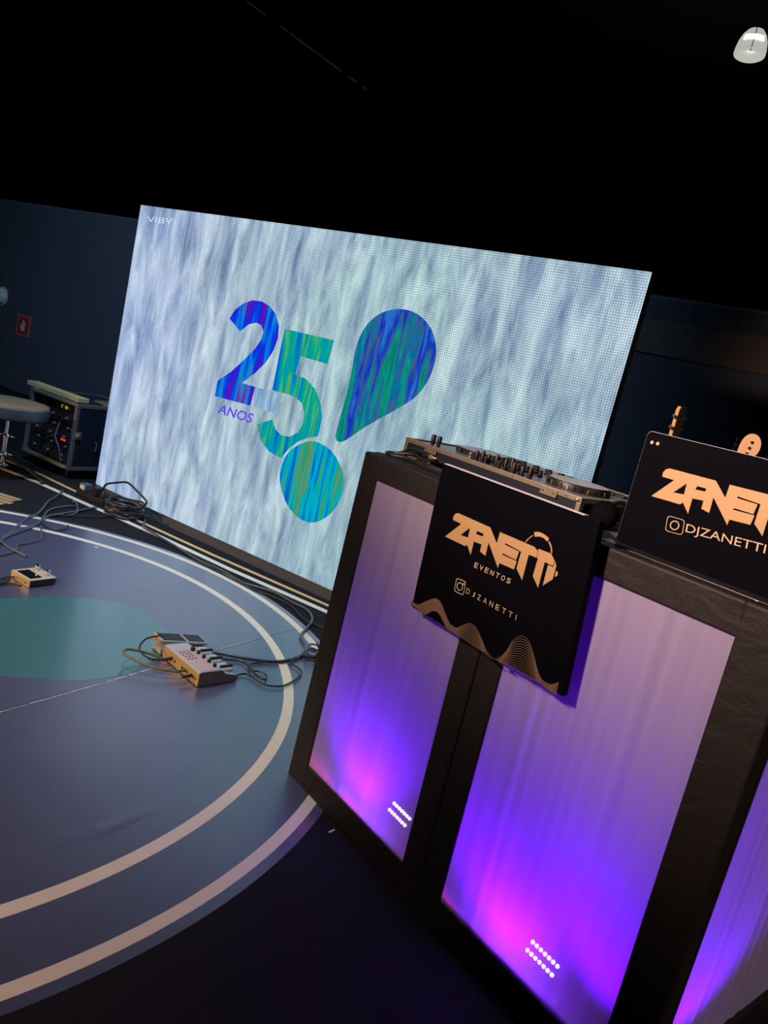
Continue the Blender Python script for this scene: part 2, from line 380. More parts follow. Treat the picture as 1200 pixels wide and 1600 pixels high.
# fire sign and wall bell on the partition
p = on_wall(37, 509); sgn = thing('fire_sign', 'small red fire safety sign with pale hand icon on the navy wall', 'sign', MW @ Vector((p.x, 0, p.z)), SRZ)
a, b = on_wall(27, 492), on_wall(48, 497); hw = abs(b.x-a.x)/2*.95; hh = abs(on_wall(37, 492).z-on_wall(37, 526).z)/2
MB().box(-hw, hw, -.006, 0, -hh, hh).build('sign_plate', M_redborder, sgn)
MB().box(-hw*.8, hw*.8, -.0075, -.006, -hh*.84, hh*.84).build('red_field', M_red, sgn)
MB().flat([[(-.25,-.55),(.28,-.55),(.3,.1),(.22,.5),(.12,.52),(.1,.2),(.05,.62),(-.06,.62),(-.06,.2),(-.15,.5),(-.24,.45),(-.2,0),(-.5,.1),(-.52,0)]], (0, -.0080, 0), (hw*.9, 0, 0), (0, 0, hh*.9)).build('hand_icon', M_signicon, sgn)
p = on_wall(4, 463); bell = thing('wall_bell', 'small round pale wall bell left of the red sign', 'bell', MW @ Vector((p.x, 0, p.z)), SRZ)
MB().lathe([(.10, 0), (.10, .03), (.085, .06), (.05, .08), (0, .085)], (0,0,0), (0,-1,0), 20).build('bell_dome', M_white, bell, True)
MB().lathe([(.12, 0), (.12, .012), (0, .012)], (0,0,0), (0,-1,0), 20).build('bell_base', M_white, bell, True)

# hanging hall lamp (bell shaped) and roof steel
LZ = 6.5; lp = FL(1170, 88, LZ)
M_shade = bpy.data.materials.new('milky_lamp_shade'); M_shade.use_nodes = True
_n = M_shade.node_tree.nodes['Principled BSDF']; _n.inputs['Base Color'].default_value = (.02, .02, .02, 1); _n.inputs['Emission Color'].default_value = (.80, .84, .74, 1); _n.inputs['Emission Strength'].default_value = .55; _n.inputs['Roughness'].default_value = .4
M_bulb = emat('lamp_bulb', (1, 1, .92), 5)
lamp = thing('hanging_hall_lamp', 'bell-shaped glowing hall lamp hanging from the dark roof', 'lamp', lp)
R_ = .205
sh = MB(); sh.lathe([(.001, -.035), (R_*.5, -.03), (R_*.8, -.018), (R_*.95, 0), (R_, .02), (R_*.99, .08), (R_*.9, .18), (R_*.74, .26), (R_*.5, .32), (R_*.2, .345)], n=28)
sh.build('lamp_shade', M_shade, lamp, True)
bb = MB(); ang0 = math.atan2(-lp.y, -lp.x)
for k in range(13):
    a_ = ang0+math.radians(-40+80*k/12)
    for r_, z_ in ((R_*.955+.010, .13), (R_*.87+.012, .20)): bb.v.append((r_*math.cos(a_), r_*math.sin(a_), z_))
bb.f = [(2*k, 2*k+2, 2*k+3, 2*k+1) for k in range(12)]; bb.build('bulb_glow', M_bulb, lamp, True, label='bright white lamp core')
MB().tube([Vector((math.cos(ang0)*r_, math.sin(ang0)*r_, z_)) for r_, z_ in ((.19, -.02), (.205, .06), (.19, .18), (.15, .28), (.05, .36), (0, .38), (0, 1.5))], .006, 6).build('hanging_wire', M_black, lamp)
lg = light('hall_lamp_glow', 'POINT', (0, 0, -.9), None, 60, (1, .97, .86), .15, parent=lamp)

def girder(name, p0, p1, h, label, mt=None):
    p0, p1 = Vector(p0), Vector(p1); d = p1-p0; Ln = d.length
    g = thing(name, label, 'truss', p0, math.atan2(d.y, d.x), 'roof girders in the dark')
    for z in (0, h): MB().box(0, Ln, -.03, .03, z-.03, z+.03).build('chord', M_steel, g)
    n = max(3, int(Ln/h)); st = Ln/n
    for i in range(n):
        MB().tube([(i*st, 0, 0 if i % 2 else h), ((i+1)*st, 0, h if i % 2 else 0)], .016, 6).build('web_bar', M_steel, g)
    return g
girder('roof_girder', FL(-20, 205, 5.2), FL(350, 262, 5.2), .5, 'dark lattice roof girder just above the screen wall at left')
girder('roof_girder', FL(-20, 90, 6.2), FL(108, 20, 6.2), .6, 'dark lattice roof girder at the upper left corner')
c0, c1 = FL(385, 2, 5.5), FL(572, 140, 5.5)
con = thing('roof_conduit', 'broken line of gold glints on a thin conduit under the dark roof above the screen', 'conduit', c0)
for t0, t1 in ((.0, .13), (.24, .30), (.31, .76), (.82, .9), (.955, 1.0)):
    MB().tube([(c1-c0)*t0, (c1-c0)*t1], .014, 6).build('conduit_glint', M_goldtone, con)  # each gold piece is a painted glint along the line

# ================================================================ round printed stage floor
DC = Vector((-1.826, 2.634, 0)); RO = 1.915
stage = thing('stage_disc', 'large round navy printed stage floor with cream rings', 'stage floor', DC)
sd = Vector((.502, .865, 0)); sn_ = Vector((.865, -.502, 0))          # seam direction and across
offs = []
for px in ((0, 1112), (250, 1042)):
    offs.append((FL(*px)-DC).dot(sn_))
o1 = sum(offs)/2; seams = [-9, o1, 9]
def disc_strip(a, b, r, z0, z1, gap=.0012):
    a, b = max(a+gap, -r+1e-4), min(b-gap, r-1e-4)
    if b-a < .02: return None
    n = 60; poly = []
    ta, tb = math.acos(a/r), math.acos(b/r)
    for k in range(n+1):
        t = ta+(tb-ta)*k/n; poly.append((r*math.cos(t), r*math.sin(t)))
    for k in range(n+1):
        t = -tb+(-ta+tb)*k/n; poly.append((r*math.cos(t), r*math.sin(t)))
    mb = MB(); mb.flat([poly], (0, 0, z0), sn_, sd, z1-z0); return mb
for i in range(2):
    mb = disc_strip(seams[i], seams[i+1], RO, 0, .003)
    if mb: mb.build('vinyl_panel', M_disc, stage)
def annulus(r0, r1, z, t, n=160, c=(0, 0)):
    V = []; F = []
    for k in range(n):
        ca, sa = math.cos(2*PI*k/n), math.sin(2*PI*k/n)
        V += [(c[0]+r0*ca, c[1]+r0*sa, z+t), (c[0]+r1*ca, c[1]+r1*sa, z+t), (c[0]+r1*ca, c[1]+r1*sa, z), (c[0]+r0*ca, c[1]+r0*sa, z)]
    for k in range(n):
        j = (k+1) % n
        for q in range(4): F.append((k*4+q, k*4+(q+1) % 4, j*4+(q+1) % 4, j*4+q))
    mb = MB(); mb.add(V, F); return mb
annulus(1.843, 1.882, .003, .0006).build('outer_ring', M_cream, stage, label='outer cream ring of the round floor')
annulus(1.622, 1.664, .003, .0006).build('inner_ring', M_cream, stage, label='inner cream ring of the round floor')
tc_ = [FL(*q, .003)-DC for q in ((267,996),(262,1012),(247,1028),(225,1040),(200,1051),(150,1062),(100,1063),(50,1060),(0,1054),(-60,1040),(-120,1010),(-120,965),(-60,942),(0,936),(60,933),(120,934),(170,939),(205,948),(238,966),(258,982))]
MB().flat([poly_r([(q.x, q.y) for q in tc_], 4)], (0, 0, .003), (1,0,0), (0,1,0), .0006).build('teal_spot', M_teal, stage, label='teal disc printed in the floor')
M_scuff = mat('pale_scuff', (.55, .58, .62), .6, var=.3, scale=60)
rnd = random.Random(3)
def scuff(pa, pb, n):
    A, B = FL(*pa, .0032)-DC, FL(*pb, .0032)-DC; d = (B-A); s_ = Vector((d.y, -d.x, 0)).normalized(); t = 0; mb = MB()
    while t < 1:
        l = rnd.uniform(.02, .09); e = min(1, t+l); w_ = rnd.uniform(.0008, .0028); o_ = rnd.uniform(-.002, .002)
        P, Q = A+d*t+s_*o_, A+d*e+s_*o_
        mb.add([P-s_*w_+Vector((0,0,.0009)), Q-s_*w_*.6+Vector((0,0,.0009)), Q+s_*w_*.6+Vector((0,0,.0009)), P+s_*w_+Vector((0,0,.0009))], [(0,1,2,3)])
        t = e + (rnd.uniform(0, .02) if rnd.random() < .5 else 0)
    return mb.build('seam_scuff', M_scuff, stage)
scuff((0, 1113), (252, 1041), 10); scuff((338, 1016), (400, 999), 8)
cp = [FL(*q_, .003)-DC for q_ in ((-20,1336),(30,1328),(90,1318),(130,1311),(165,1302),(200,1286),(225,1273),(245,1264))]; cp = smooth_path(cp, 4); V_ = []
for k, q_ in enumerate(cp):
    d_ = (cp[min(k+1, len(cp)-1)]-cp[max(k-1, 0)]).normalized(); n_ = Vector((d_.y, -d_.x, 0)); h_ = .0018*math.sin(PI*(k+.2)/len(cp))*(1.4 if k > 14 else .6)
    for f_, zz in ((-.05, 0), (-.02, .6), (0, 1), (.006, .25), (.014, 0)): V_.append(q_+n_*f_+Vector((0, 0, h_*zz+.0002)))
MB().add(V_, [(5*k+i_, 5*k+i_+1, 5*k+i_+6, 5*k+i_+5) for k in range(len(cp)-1) for i_ in range(4)]).build('crease', M_disc, stage, True)
MB().add([(q[0], q[1], q[2]+.0) for q in [(FL(150,855,.0045)-DC)+Vector((x, y, 0)) for x, y in ((-.012,-.008),(.014,-.01),(.016,.006),(-.006,.012))]], [(0,1,2,3)]).build('paper_scrap', M_white, None)
ps = bpy.data.objects['paper_scrap']; ps.location = DC; tag(ps, 'tiny white paper scrap lying between the cream rings', 'paper scrap')

# floor tapes in front of the screen
def tape(name, pts, w0, w1, mt, label):
    P = [FL(*q) for q in pts]; V = []; n = len(P); o = P[0].copy()
    for i, q in enumerate(P):
        d = (P[min(i+1, n-1)]-P[max(i-1, 0)]).normalized(); s_ = Vector((d.y, -d.x, 0)); w_ = (w0+(w1-w0)*i/(n-1))/2
        V += [q-s_*w_-o+Vector((0,0,.0004)), q+s_*w_-o+Vector((0,0,.0004)), q+s_*w_-o+Vector((0,0,.0016)), q-s_*w_-o+Vector((0,0,.0016))]
    F = [(0,1,2,3)]+[(4*(n-1)+3, 4*(n-1)+2, 4*(n-1)+1, 4*(n-1))]
    for i in range(n-1):
        for k in range(4): F.append((4*i+k, 4*(i+1)+k, 4*(i+1)+(k+1) % 4, 4*i+(k+1) % 4))
    ob = MB().add(V, F).build(name, mt); ob.location = o
    return tag(ob, label, 'floor tape')
tape('floor_tape', [(-60,703),(0,731),(66,757),(140,790),(178,806),(206,819),(240,834),(300,862),(360,890),(440,925),(540,969),(700,1040)], .045, .045, M_tapecream, 'cream floor tape strip in front of the screen, nearer the round floor')
tape('floor_tape', [(-60,690),(0,716),(58,739),(110,764),(165,790),(225,818),(330,866),(430,910),(530,954),(700,1028)], .032, .032, M_tapegold, 'gold floor tape strip running along the foot of the screen')

# ================================================================ LED screen
scr = thing('led_screen', 'large bright LED wall showing a 25 anos logo on pale brush strokes', 'screen', (S0.x, S0.y, 0), SRZ)
MS, MSi = frame_of((S0.x, S0.y, 0), SRZ)
def on_scr(x, y, d=0.0): return MSi @ PLN(x, y, S0+SN*d, SN)
X0, X1, Z0, Z1 = -2.245, 1.303, .066, 2.054
nx, nz_ = 7, 4; dx, dz = (X1-X0)/nx, (Z1-Z0)/nz_
for i in range(nx):
    for j in range(nz_):
        MB().box(X0+i*dx+.0002, X0+(i+1)*dx-.0002, 0, .012, Z0+j*dz+.0002, Z0+(j+1)*dz-.0002).build('led_panel', M_scr, scr)
MB().box(X0, X1, .012, .09, Z0, Z1).build('rear_housing', M_black, scr)
MB().box(X0-.3*0, X1, .005, .14, 0, Z0-.002).build('plinth', mat('dark_grey_plinth', (.075, .078, .085), .6), scr, label='dark grey plinth under the screen')
for x in (X0+.5, X0+1.75, X1-.5):
    MB().tube([(x, .10, 1.7), (x, .75, .02)], .025, 8).build('rear_brace', M_steel, scr); MB().box(x-.06, x+.06, .10, .80, 0, .03).build('brace_foot', M_steel, scr)
def C25(pts): return [(320+x/3.158, 440+y/3.158) for x, y in pts]
def scr_poly(name, pts, mt, d, smooth_k=0, holes=()):
    L_ = []
    for loop in (pts, *holes):
        q = [on_scr(*p_) for p_ in C25(loop)]; q = [(v.x, v.z) for v in q]
        if smooth_k: q = poly_r(q, smooth_k)
        L_.append(q)
    return MB().flat(L_, (0, -d, 0), (1,0,0), (0,0,1), .0008).build(name, mt, scr)
two = [(122,182),(150,140),(190,108),(235,93),(280,97),(320,120),(350,160),(366,215),(362,280),(340,340),(300,400),(250,450),(185,500),(250,520),(225,612),(50,565),(65,490),(130,445),(190,390),(250,330),(280,285),(290,245),(280,215),(255,203),(220,210),(175,245)]
scr_poly('digit_two', two, M_two, .0008)
scr_poly('digit_two_tail', [(250,520),(372,553),(342,650),(225,612)], M_twofade, .0008)
five = [(395,233),(637,290),(607,408),(475,368),(447,458),(500,480),(545,530),(572,600),(580,670),(567,735),(556,765),(510,770),(460,790),(420,820),(392,852),(375,870),(320,840),(280,790),(258,705),(335,680),(350,730),(380,760),(420,765),(460,745),(485,700),(492,650),(480,600),(450,570),(412,556),(333,535)]
scr_poly('digit_five', five, M_five, .0012)
scr_poly('logo_dot', [(537,788),(620,830),(670,910),(686,985),(665,1080),(610,1155),(530,1190),(450,1155),(395,1075),(370,965),(395,870),(455,810)], M_dot, .0012, 4)
scr_poly('logo_drop', [(647,772),(652,735),(690,590),(720,470),(742,345),(770,262),(812,200),(872,155),(950,135),(1025,148),(1085,190),(1125,250),(1142,330),(1135,400),(1105,480),(1050,560),(960,622),(800,712),(695,783),(660,790)], M_drop, .0008, 3)
def plane_text(name, body, pl, pr, ptop, to_local, y, mt, parent, track=0):
    """text from baseline pixel pl to pr, cap height to pixel ptop above pl; to_local gives (x,z) in the parent's plane"""
    A, B, T = to_local(*pl), to_local(*pr), to_local(*ptop)
    A, B, T = Vector((A.x, A.z)), Vector((B.x, B.z)), Vector((T.x, T.z)); ex, ez = B-A, T-A
    if track:
        n_ = len(body); adv = {'I': .45, 'J': .75}; ws = [adv.get(c_, 1.0) for c_ in body]; tot = sum(ws)+track*(n_-1); mb = MB(); u0 = 0
        for c_, w_ in zip(body, ws):
            V, F = text_tris(c_+('|.012' if name == 'event_text' else '')); cw_ = w_ if c_ != 'I' else .16
            mb.add([(A.x+ex.x*(u0+(w_-cw_)/2+u*cw_)/tot+ez.x*v, y, A.y+ex.y*(u0+(w_-cw_)/2+u*cw_)/tot+ez.y*v) for u, v in V], F); u0 += w_+track
        return mb.build(name, mt, parent)
    V, F = text_tris(body)
    mb = MB(); mb.add([(A.x+ex.x*u+ez.x*v, y, A.y+ex.y*u+ez.y*v) for u, v in V], F)
    return mb.build(name, mt, parent)
NOREC.update({'caption_text', 'event_text', 'handle_text', 'faint_text'})
def c25(x, y): return (320+x/3.158, 440+y/3.158)
plane_text('caption_text', 'ANOS|.016', c25(62,648), c25(228,700), c25(78,603), on_scr, -.001, M_anos, scr)
def cTL(x, y): return (150+x/2.927, 310+y/2.927)
plane_text('faint_text', 'VIBV', cTL(232,108), cTL(350,118), cTL(236,82), on_scr, -.001, M_ghost, scr)

# ================================================================ DJ booth
B0 = FL(449, 1208); BU = Vector((.6503, -.7597, 0)); BW = Vector((.7597, .6503, 0)); BRZ = math.atan2(BU.y, BU.x)
MBo, MBi = frame_of((B0.x, B0.y, 0), BRZ)
def on_booth(x, y, w=0.0): return MBi @ PLN(x, y, B0+BW*w, BW)
def on_side(x, y, u=1.355): return MBi @ PLN(x, y, B0+BU*u, BU)
booth = thing('dj_booth', 'black fabric DJ booth with glowing purple fabric windows', 'dj booth', (B0.x, B0.y, 0), BRZ)
BT, BD, UE = 1.128, .74, 1.355           # top height, depth, right corner
ZB, ZT = .086, 1.054
def lerp(a, b, t): return a+(b-a)*t
def slab(name, bl, br, tl, tr, y0, y1, z0, z1, mt=M_fabric, bev=.006):
    return MB().hexa([(bl,y0,z0),(br,y0,z0),(br,y1,z0),(bl,y1,z0),(tl,y0,z1),(tr,y0,z1),(tr,y1,z1),(tl,y1,z1)]).build(name, mt, booth, bevel=bev)
# front face: u of the edges at bottom (z 0) and top
slab('frame_post', 0, .096, .021, .105, 0, .05, 0, BT)
slab('frame_post', .593, .672, .580, .662, 0, .05, ZB-.01, ZT+.01)
slab('frame_post', .673, .754, .663, .741, 0, .05, ZB-.01, ZT+.01)
slab('frame_post', 1.259, UE, 1.247, UE, 0, .05, 0, BT)
slab('frame_rail', .092, 1.262, .100, 1.25, 0.0005, .05, ZT, BT-.0005)
slab('frame_rail', .090, 1.262, .092, 1.262, 0.0005, .05, .0, ZB)
def pleated(name, ubl, ubr, utl, utr, z0, z1, y, axis='u', fixed=0, amp=.006, n=60, seed=1):
    r = random.Random(seed); ph = [(r.uniform(3, 16), r.uniform(0, 6.28), r.uniform(.2, 1)) for _ in range(6)]
    V = []; F = []; m_ = 8
    for j in range(m_+1):
        t = j/m_; z = lerp(z0, z1, t); a, b = lerp(ubl, utl, t), lerp(ubr, utr, t)
        for i in range(n+1):
            s_ = i/n; e = min(1, 6*min(s_, 1-s_))*(.35 if j in (0, m_) else 1)
            off = sum(k*math.sin(f_*s_*6.28+p_+.6*t) for f_, p_, k in ph)/3*amp*e
            if axis == 'u': V.append((lerp(a, b, s_), y+off, z))
            else: V.append((fixed+off, lerp(a, b, s_), z))
    for j in range(m_):
        for i in range(n): F.append((j*(n+1)+i, j*(n+1)+i+1, (j+1)*(n+1)+i+1, (j+1)*(n+1)+i))
    o = MB(); o.add(V, F); return o.build(name, M_lycra, booth, True)
pleated('fabric_window', .090, .598, .098, .588, ZB-.006, ZT+.006, .005, seed=2, amp=.002).__setitem__('label', 'glowing purple fabric window nearer the screen')
pleated('fabric_window', .748, 1.264, .736, 1.252, ZB-.006, ZT+.006, .005, seed=5, amp=.003).__setitem__('label', 'glowing purple fabric window nearer the camera')
# right-hand side face
def sslab(name, a0, a1, z0, z1, x0=UE-.05, x1=UE, mt=M_fabric):
    return MB().box(x0, x1, a0, a1, z0, z1).build(name, mt, booth, bevel=.006)
sslab('frame_post', .051, .066, 0, BT)
sslab('frame_post', .66, BD, 0, BT)
sslab('frame_rail', .066, .66, ZT, BT-.001)
sslab('frame_rail', .066, .66, 0, ZB-.006)
pleated('fabric_window', .06, .67, .06, .67, ZB-.012, ZT+.006, 0, 'w', UE-.012, amp=.005, seed=9).__setitem__('label', 'pleated fabric window on the side face')
sslab('side_panel', .05, BD, 0, BT-.001, .001, .02)      # left side closed
MB().box(.02, UE-.05, BD-.02, BD, 0, BT-.026).build('back_panel', M_fabric, booth)
MB().box(.021, UE-.001, .05, BD, BT-.025, BT).build('table_top', mat('dark_table_top', (.022, .024, .032), .35), booth, bevel=.003)
MB().box(.664, .674, .06, .70, .0, BT-.03).build('inner_divider', M_fabric, booth)

# LED wash lights standing inside the booth
M_led = emat('led_emitter', (1.0, .45, 1.0), 60)
def wash(px, label, blue, pink):
    c = on_booth(px[0], px[1], .165); base = MBo @ Vector((c.x, .175, 0))
    t = thing('led_wash_light', label, 'led light', base, BRZ, 'led wash lights inside the booth')
    z = c.z; nrm = Vector((-.15, -.82, .55)).normalized(); ax = Vector((1, 0, 0)); ax = (ax-nrm*ax.dot(nrm)).normalized(); ay = nrm.cross(ax)
    fc = Vector((0, -.01, z))
    MB().obox(fc-nrm*.028, ax, ay, nrm, .062, .034, .026).build('housing', M_black, t, bevel=.004)
    MB().box(-.07, -.062, -.005, .045, 0, z).build('yoke_arm', M_black, t); MB().box(.062, .07, -.005, .045, 0, z).build('yoke_arm', M_black, t)
    MB().box(-.07, .07, -.03, .06, 0, .006).build('yoke_base', M_black, t)
    for r in range(2):
        for k in range(7):
            q = fc+ax*(-.045+k*.015)+ay*(.012-r*.024)
            MB().lathe([(.0048, 0), (.0048, .002), (.003, .004), (0, .0045)], q-nrm*.001, nrm, 8).build('led_lens', M_led, t)
    o = fc+nrm*.012
    light('wash_violet', 'SPOT', o, o+Vector((-.12, -.30, 1)), blue, (.14, .0, 1.0), .02, 108, .8, t)
    light('wash_violet_fill', 'SPOT', o, o+Vector((-.1, -1, .45)), blue*.2, (.14, .0, 1.0), .02, 160, 1.0, t)
    light('wash_magenta', 'SPOT', o, o+Vector((-1, -.62, -.02)), pink, (1.0, .0, .45), .012, 36, 1.0, t)
    light('wash_magenta_low', 'SPOT', o, o+Vector((-.38, -1, -.18)), pink*.4, (1.0, .0, .45), .012, 62, .8, t)
    return t
wash((624, 1272), 'glowing magenta led light low in the booth window nearer the screen', 34, 5)
wash((847, 1497), 'glowing magenta led light low in the booth window nearer the camera', 46, 6)
sidewash = light('side_wash_violet', 'SPOT', MBo @ Vector((1.18, .12, .10)), MBo @ Vector((1.34, .22, .9)), 30, (.14, 0, 1), .02, 110, .6)

# ================================================================ hanging sign on the booth front
SGD = -.040
def on_sign(x, y): return on_booth(x, y, SGD)
def cS(x, y): return (690+x/6, 780+y/6)
def logo_loops():
    main = [(110,195),(113,163),(132,136),(158,130),(460,265),(520,415),(550,308),(870,445),(905,485),(893,550),(820,520),(757,760),(705,650),(748,492),(600,411),(597,425),(729,492),(701,570),(575,507),(570,520),(708,582),(680,658),(545,600),(530,645),(443,405),(413,532),(362,490),(378,425),(305,398),(275,525),(243,428),(222,440),(35,350),(187,232)]
    h1 = [(180,335),(270,268),(250,360)]; h2 = [(325,325),(338,298),(397,325),(390,350)]
    t2 = [(912,465),(1030,510),(1062,577),(1045,625),(970,590),(907,832),(858,720),(905,555),(897,545)]
    la = [(1066,580),(1078,625),(1045,750),(950,810),(1000,615),(1048,637)]
    return [('logo_lettering', [main, h1, h2]), ('logo_letter', [t2]), ('logo_letter', [la])]
head = [('headphone_band', [[(870,308),(912,306),(955,322),(990,348),(1010,370),(996,398),(960,366),(920,350),(876,352)]]),
        ('headphone_arc', [[(787,400),(808,372),(835,350),(860,335),(862,343),(838,358),(814,380),(796,404)]]),
        ('headphone_arc', [[(1003,402),(1014,392),(1030,430),(1040,470),(1040,508),(1028,503),(1026,465),(1016,430)]]),
        ('ear_cup', [[(1078,668),(1094,690),(1086,720),(1062,727)]])]
sTL, sTR, sBL, sBR = on_sign(692, 724), on_sign(938, 815), on_sign(643, 948), on_sign(878, 1088)
xl, xr = (sTL.x+sBL.x)/2, (sTR.x+sBR.x)/2; zt, zb = (sTL.z+sTR.z)/2, (sBL.z+sBR.z)/2
so = MBo @ Vector(((xl+xr)/2, 0, zb)); SG = thing('hanging_sign', 'black square sign with gold lettering and wave pattern hung on the booth front', 'sign', so, BRZ)
ox, oz = (xl+xr)/2, zb
def loc_sign(x, y):
    v = on_sign(x, y); return Vector((v.x-ox, v.y, v.z-oz))
q = [(sBL.x-ox, sBL.z-oz), (sBR.x-ox, sBR.z-oz), (sTR.x-ox, sTR.z-oz), (sTL.x-ox, sTL.z-oz)]
mb = MB(); mb.flat([q], (0, SGD+.020, 0), (1,0,0), (0,0,1), .020); mb.build('board', M_blackmatte, SG, bevel=.0015)
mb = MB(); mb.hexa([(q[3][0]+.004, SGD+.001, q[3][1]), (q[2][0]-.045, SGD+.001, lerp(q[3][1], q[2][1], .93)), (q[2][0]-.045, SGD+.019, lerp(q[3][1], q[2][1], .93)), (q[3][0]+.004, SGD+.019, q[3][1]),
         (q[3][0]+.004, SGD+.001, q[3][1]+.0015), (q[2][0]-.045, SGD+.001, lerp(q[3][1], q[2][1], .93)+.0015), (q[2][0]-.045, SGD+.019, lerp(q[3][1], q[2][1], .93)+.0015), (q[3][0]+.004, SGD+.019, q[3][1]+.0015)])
mb.build('top_edge_glint', M_litedge, SG, label='painted white glint along the top edge of the sign')  # white strip paints the highlight on the black board
for x in (-.15, .15):
    MB().box(x-.012, x+.012, SGD+.020, .0, .30, .345).build('hanger_hook', M_black, SG)
def sign_flat(loops, name, mt=M_gold, y=SGD-.0006, conv=cS, parent=None, fn=None, smooth_k=0):
    L_ = []
    for l in loops:
        r = [(fn or loc_sign)(*conv(*p_)) for p_ in l]; r = [(v.x, v.z) for v in r]
        if smooth_k: r = poly_r(r, smooth_k)
        L_.append(r)
    return MB().flat(L_, (0, y, 0), (1,0,0), (0,0,1), .0005).build(name, mt, parent or SG)
for nm, l in logo_loops()+head: sign_flat(l, nm)
plane_text('event_text', 'EVENTOS', cS(303,636), cS(640,796), cS(318,590), loc_sign, SGD-.0008, M_goldthin, SG, .55)
plane_text('handle_text', 'DJZANETTI', cS(230,880), cS(702,1138), cS(240,832), loc_sign, SGD-.0008, M_goldthin, SG, .75)
# round photo-icon outline
def icon(parent, fn, conv, sq, cc, cr, dotc, dr, y, th):
    Q = [fn(*conv(*p_)) for p_ in sq]; Q = [Vector((v.x, v.z)) for v in Q]
    cen = sum(Q, Vector((0, 0)))/4
    def ring(pts, k): return [(cen.x+(p_[0]-cen.x)*k, cen.y+(p_[1]-cen.y)*k) for p_ in pts]
    rr = []
    for i in range(4):
        a, b, c = Q[i-1], Q[i], Q[(i+1) % 4]
        for t in (.22, .10, .03): rr.append(tuple(b.lerp(a, t*(1 if t > .2 else .9))))
        for t in (.03, .10, .22): rr.append(tuple(b.lerp(c, t*.9)))
    rr2 = []
    for i in range(4):
        a, b, c = Q[i-1], Q[i], Q[(i+1) % 4]
        p0, p1, p2 = b.lerp(a, .2), b, b.lerp(c, .2)
        for t in (0, .25, .5, .75, 1): rr2.append(tuple(p0.lerp(p1, t).lerp(p1.lerp(p2, t), t)))
    MB().flat([rr2, ring(rr2, 1-th)], (0, y, 0), (1,0,0), (0,0,1), .0005).build('icon_frame', M_goldthin, parent)
    E_ = [fn(*conv(cc[0]+cr[0]*math.cos(2*PI*k/20), cc[1]+cr[1]*math.sin(2*PI*k/20))) for k in range(20)]; E_ = [(v.x, v.z) for v in E_]
    e0 = sum((Vector(p_) for p_ in E_), Vector((0, 0)))/20
    MB().flat([E_, [(e0.x+(p_[0]-e0.x)*.78, e0.y+(p_[1]-e0.y)*.78) for p_ in E_]], (0, y, 0), (1,0,0), (0,0,1), .0005).build('icon_ring', M_goldthin, parent)
    if dotc:
        D_ = [fn(*conv(dotc[0]+dr*math.cos(2*PI*k/10), dotc[1]+dr*math.sin(2*PI*k/10))) for k in range(10)]
        MB().flat([[(v.x, v.z) for v in D_]], (0, y, 0), (1,0,0), (0,0,1), .0005).build('icon_dot', M_goldthin, parent)
icon(SG, loc_sign, cS, [(143,735),(233,772),(207,905),(118,862)], (173,818), (29,40), (210,795), 9, SGD-.0006, .11)
# wave ribbon along the lower edge
def cW(x, y): return (620+x/4.286, 900+y/4.286)
up = [(100,163),(125,183),(150,190),(200,168),(255,150),(295,175),(330,260),(360,325),(400,347),(440,332),(490,318),(530,345),(570,425),(600,497),(640,545),(680,550),(730,510),(780,432),(830,402),(880,430),(915,520),(940,620),(970,690),(1030,726),(1086,712)]
lo = [(96,195),(118,207),(145,225),(190,258),(240,236),(280,248),(310,300),(335,352),(380,380),(420,405),(465,432),(515,468),(555,492),(590,515),(625,545),(665,560),(715,592),(765,612),(815,640),(860,668),(900,692),(930,700),(955,712),(1010,758),(1070,798)]
NL = 15
def wave_pt(i, t): return Vector((lerp(up[i][0], lo[i][0], t), lerp(up[i][1], lo[i][1], t), 0))
loops_ = []
k_solid = 8
sol = up[:k_solid]+lo[:k_solid][::-1]
sU = smooth_path([(*p_, 0) for p_ in up[:k_solid]], 4); sL = smooth_path([(*p_, 0) for p_ in lo[:k_solid]], 4)
sign_flat([[(v.x, v.y) for v in sU]+[(v.x, v.y) for v in sL[::-1]]], 'wave_ribbon', M_goldline, SGD-.0006, cW)
for l in range(NL):
    t = l/(NL-1); path = smooth_path([wave_pt(i, t) for i in range(k_solid-1, len(up))], 5)
    W3 = [loc_sign(*cW(v.x, v.y)) for v in path]; V = []; n = len(W3)
    for i, v in enumerate(W3):
        d = (W3[min(i+1, n-1)]-W3[max(i-1, 0)]); d = Vector((d.x, d.z)).normalized(); h_ = .0006
        V += [(v.x-d.y*h_, SGD-.0006, v.z+d.x*h_), (v.x+d.y*h_, SGD-.0006, v.z-d.x*h_)]
    MB().add(V, [(2*i, 2*i+1, 2*i+3, 2*i+2) for i in range(n-1)]).build('wave_line', M_goldline, SG)

# ================================================================ second sign standing on the booth top
S2D = .10
def on_s2(x, y): return on_booth(x, y, S2D)
tl = on_s2(1006, 673); x0 = on_s2(990, 750).x; x1 = x0+.462; ztop = on_s2(1100, 694).z
S2 = thing('standing_sign', 'black round-cornered board with gold lettering standing on the booth top', 'sign', MBo @ Vector((x0, S2D, BT)), BRZ)
def loc_s2(x, y):
    v = on_s2(x, y); return Vector((v.x-x0, v.y-S2D, v.z-BT))
MB().flat([rrect(0, x1-x0, .0, ztop-BT, .012)], (0, .012, 0), (1,0,0), (0,0,1), .012).build('board', M_blackmatte, S2, bevel=.001)
eb = MB(); ol = rrect(0, x1-x0, .0, ztop-BT, .012); eb.flat([rrect(-.0009, x1-x0+.0009, -.0, ztop-BT+.0009, .0125), rrect(0, x1-x0, .0, ztop-BT, .012)], (0, .0115, 0), (1,0,0), (0,0,1), .010); eb.build('edge_trim', M_silver, S2)
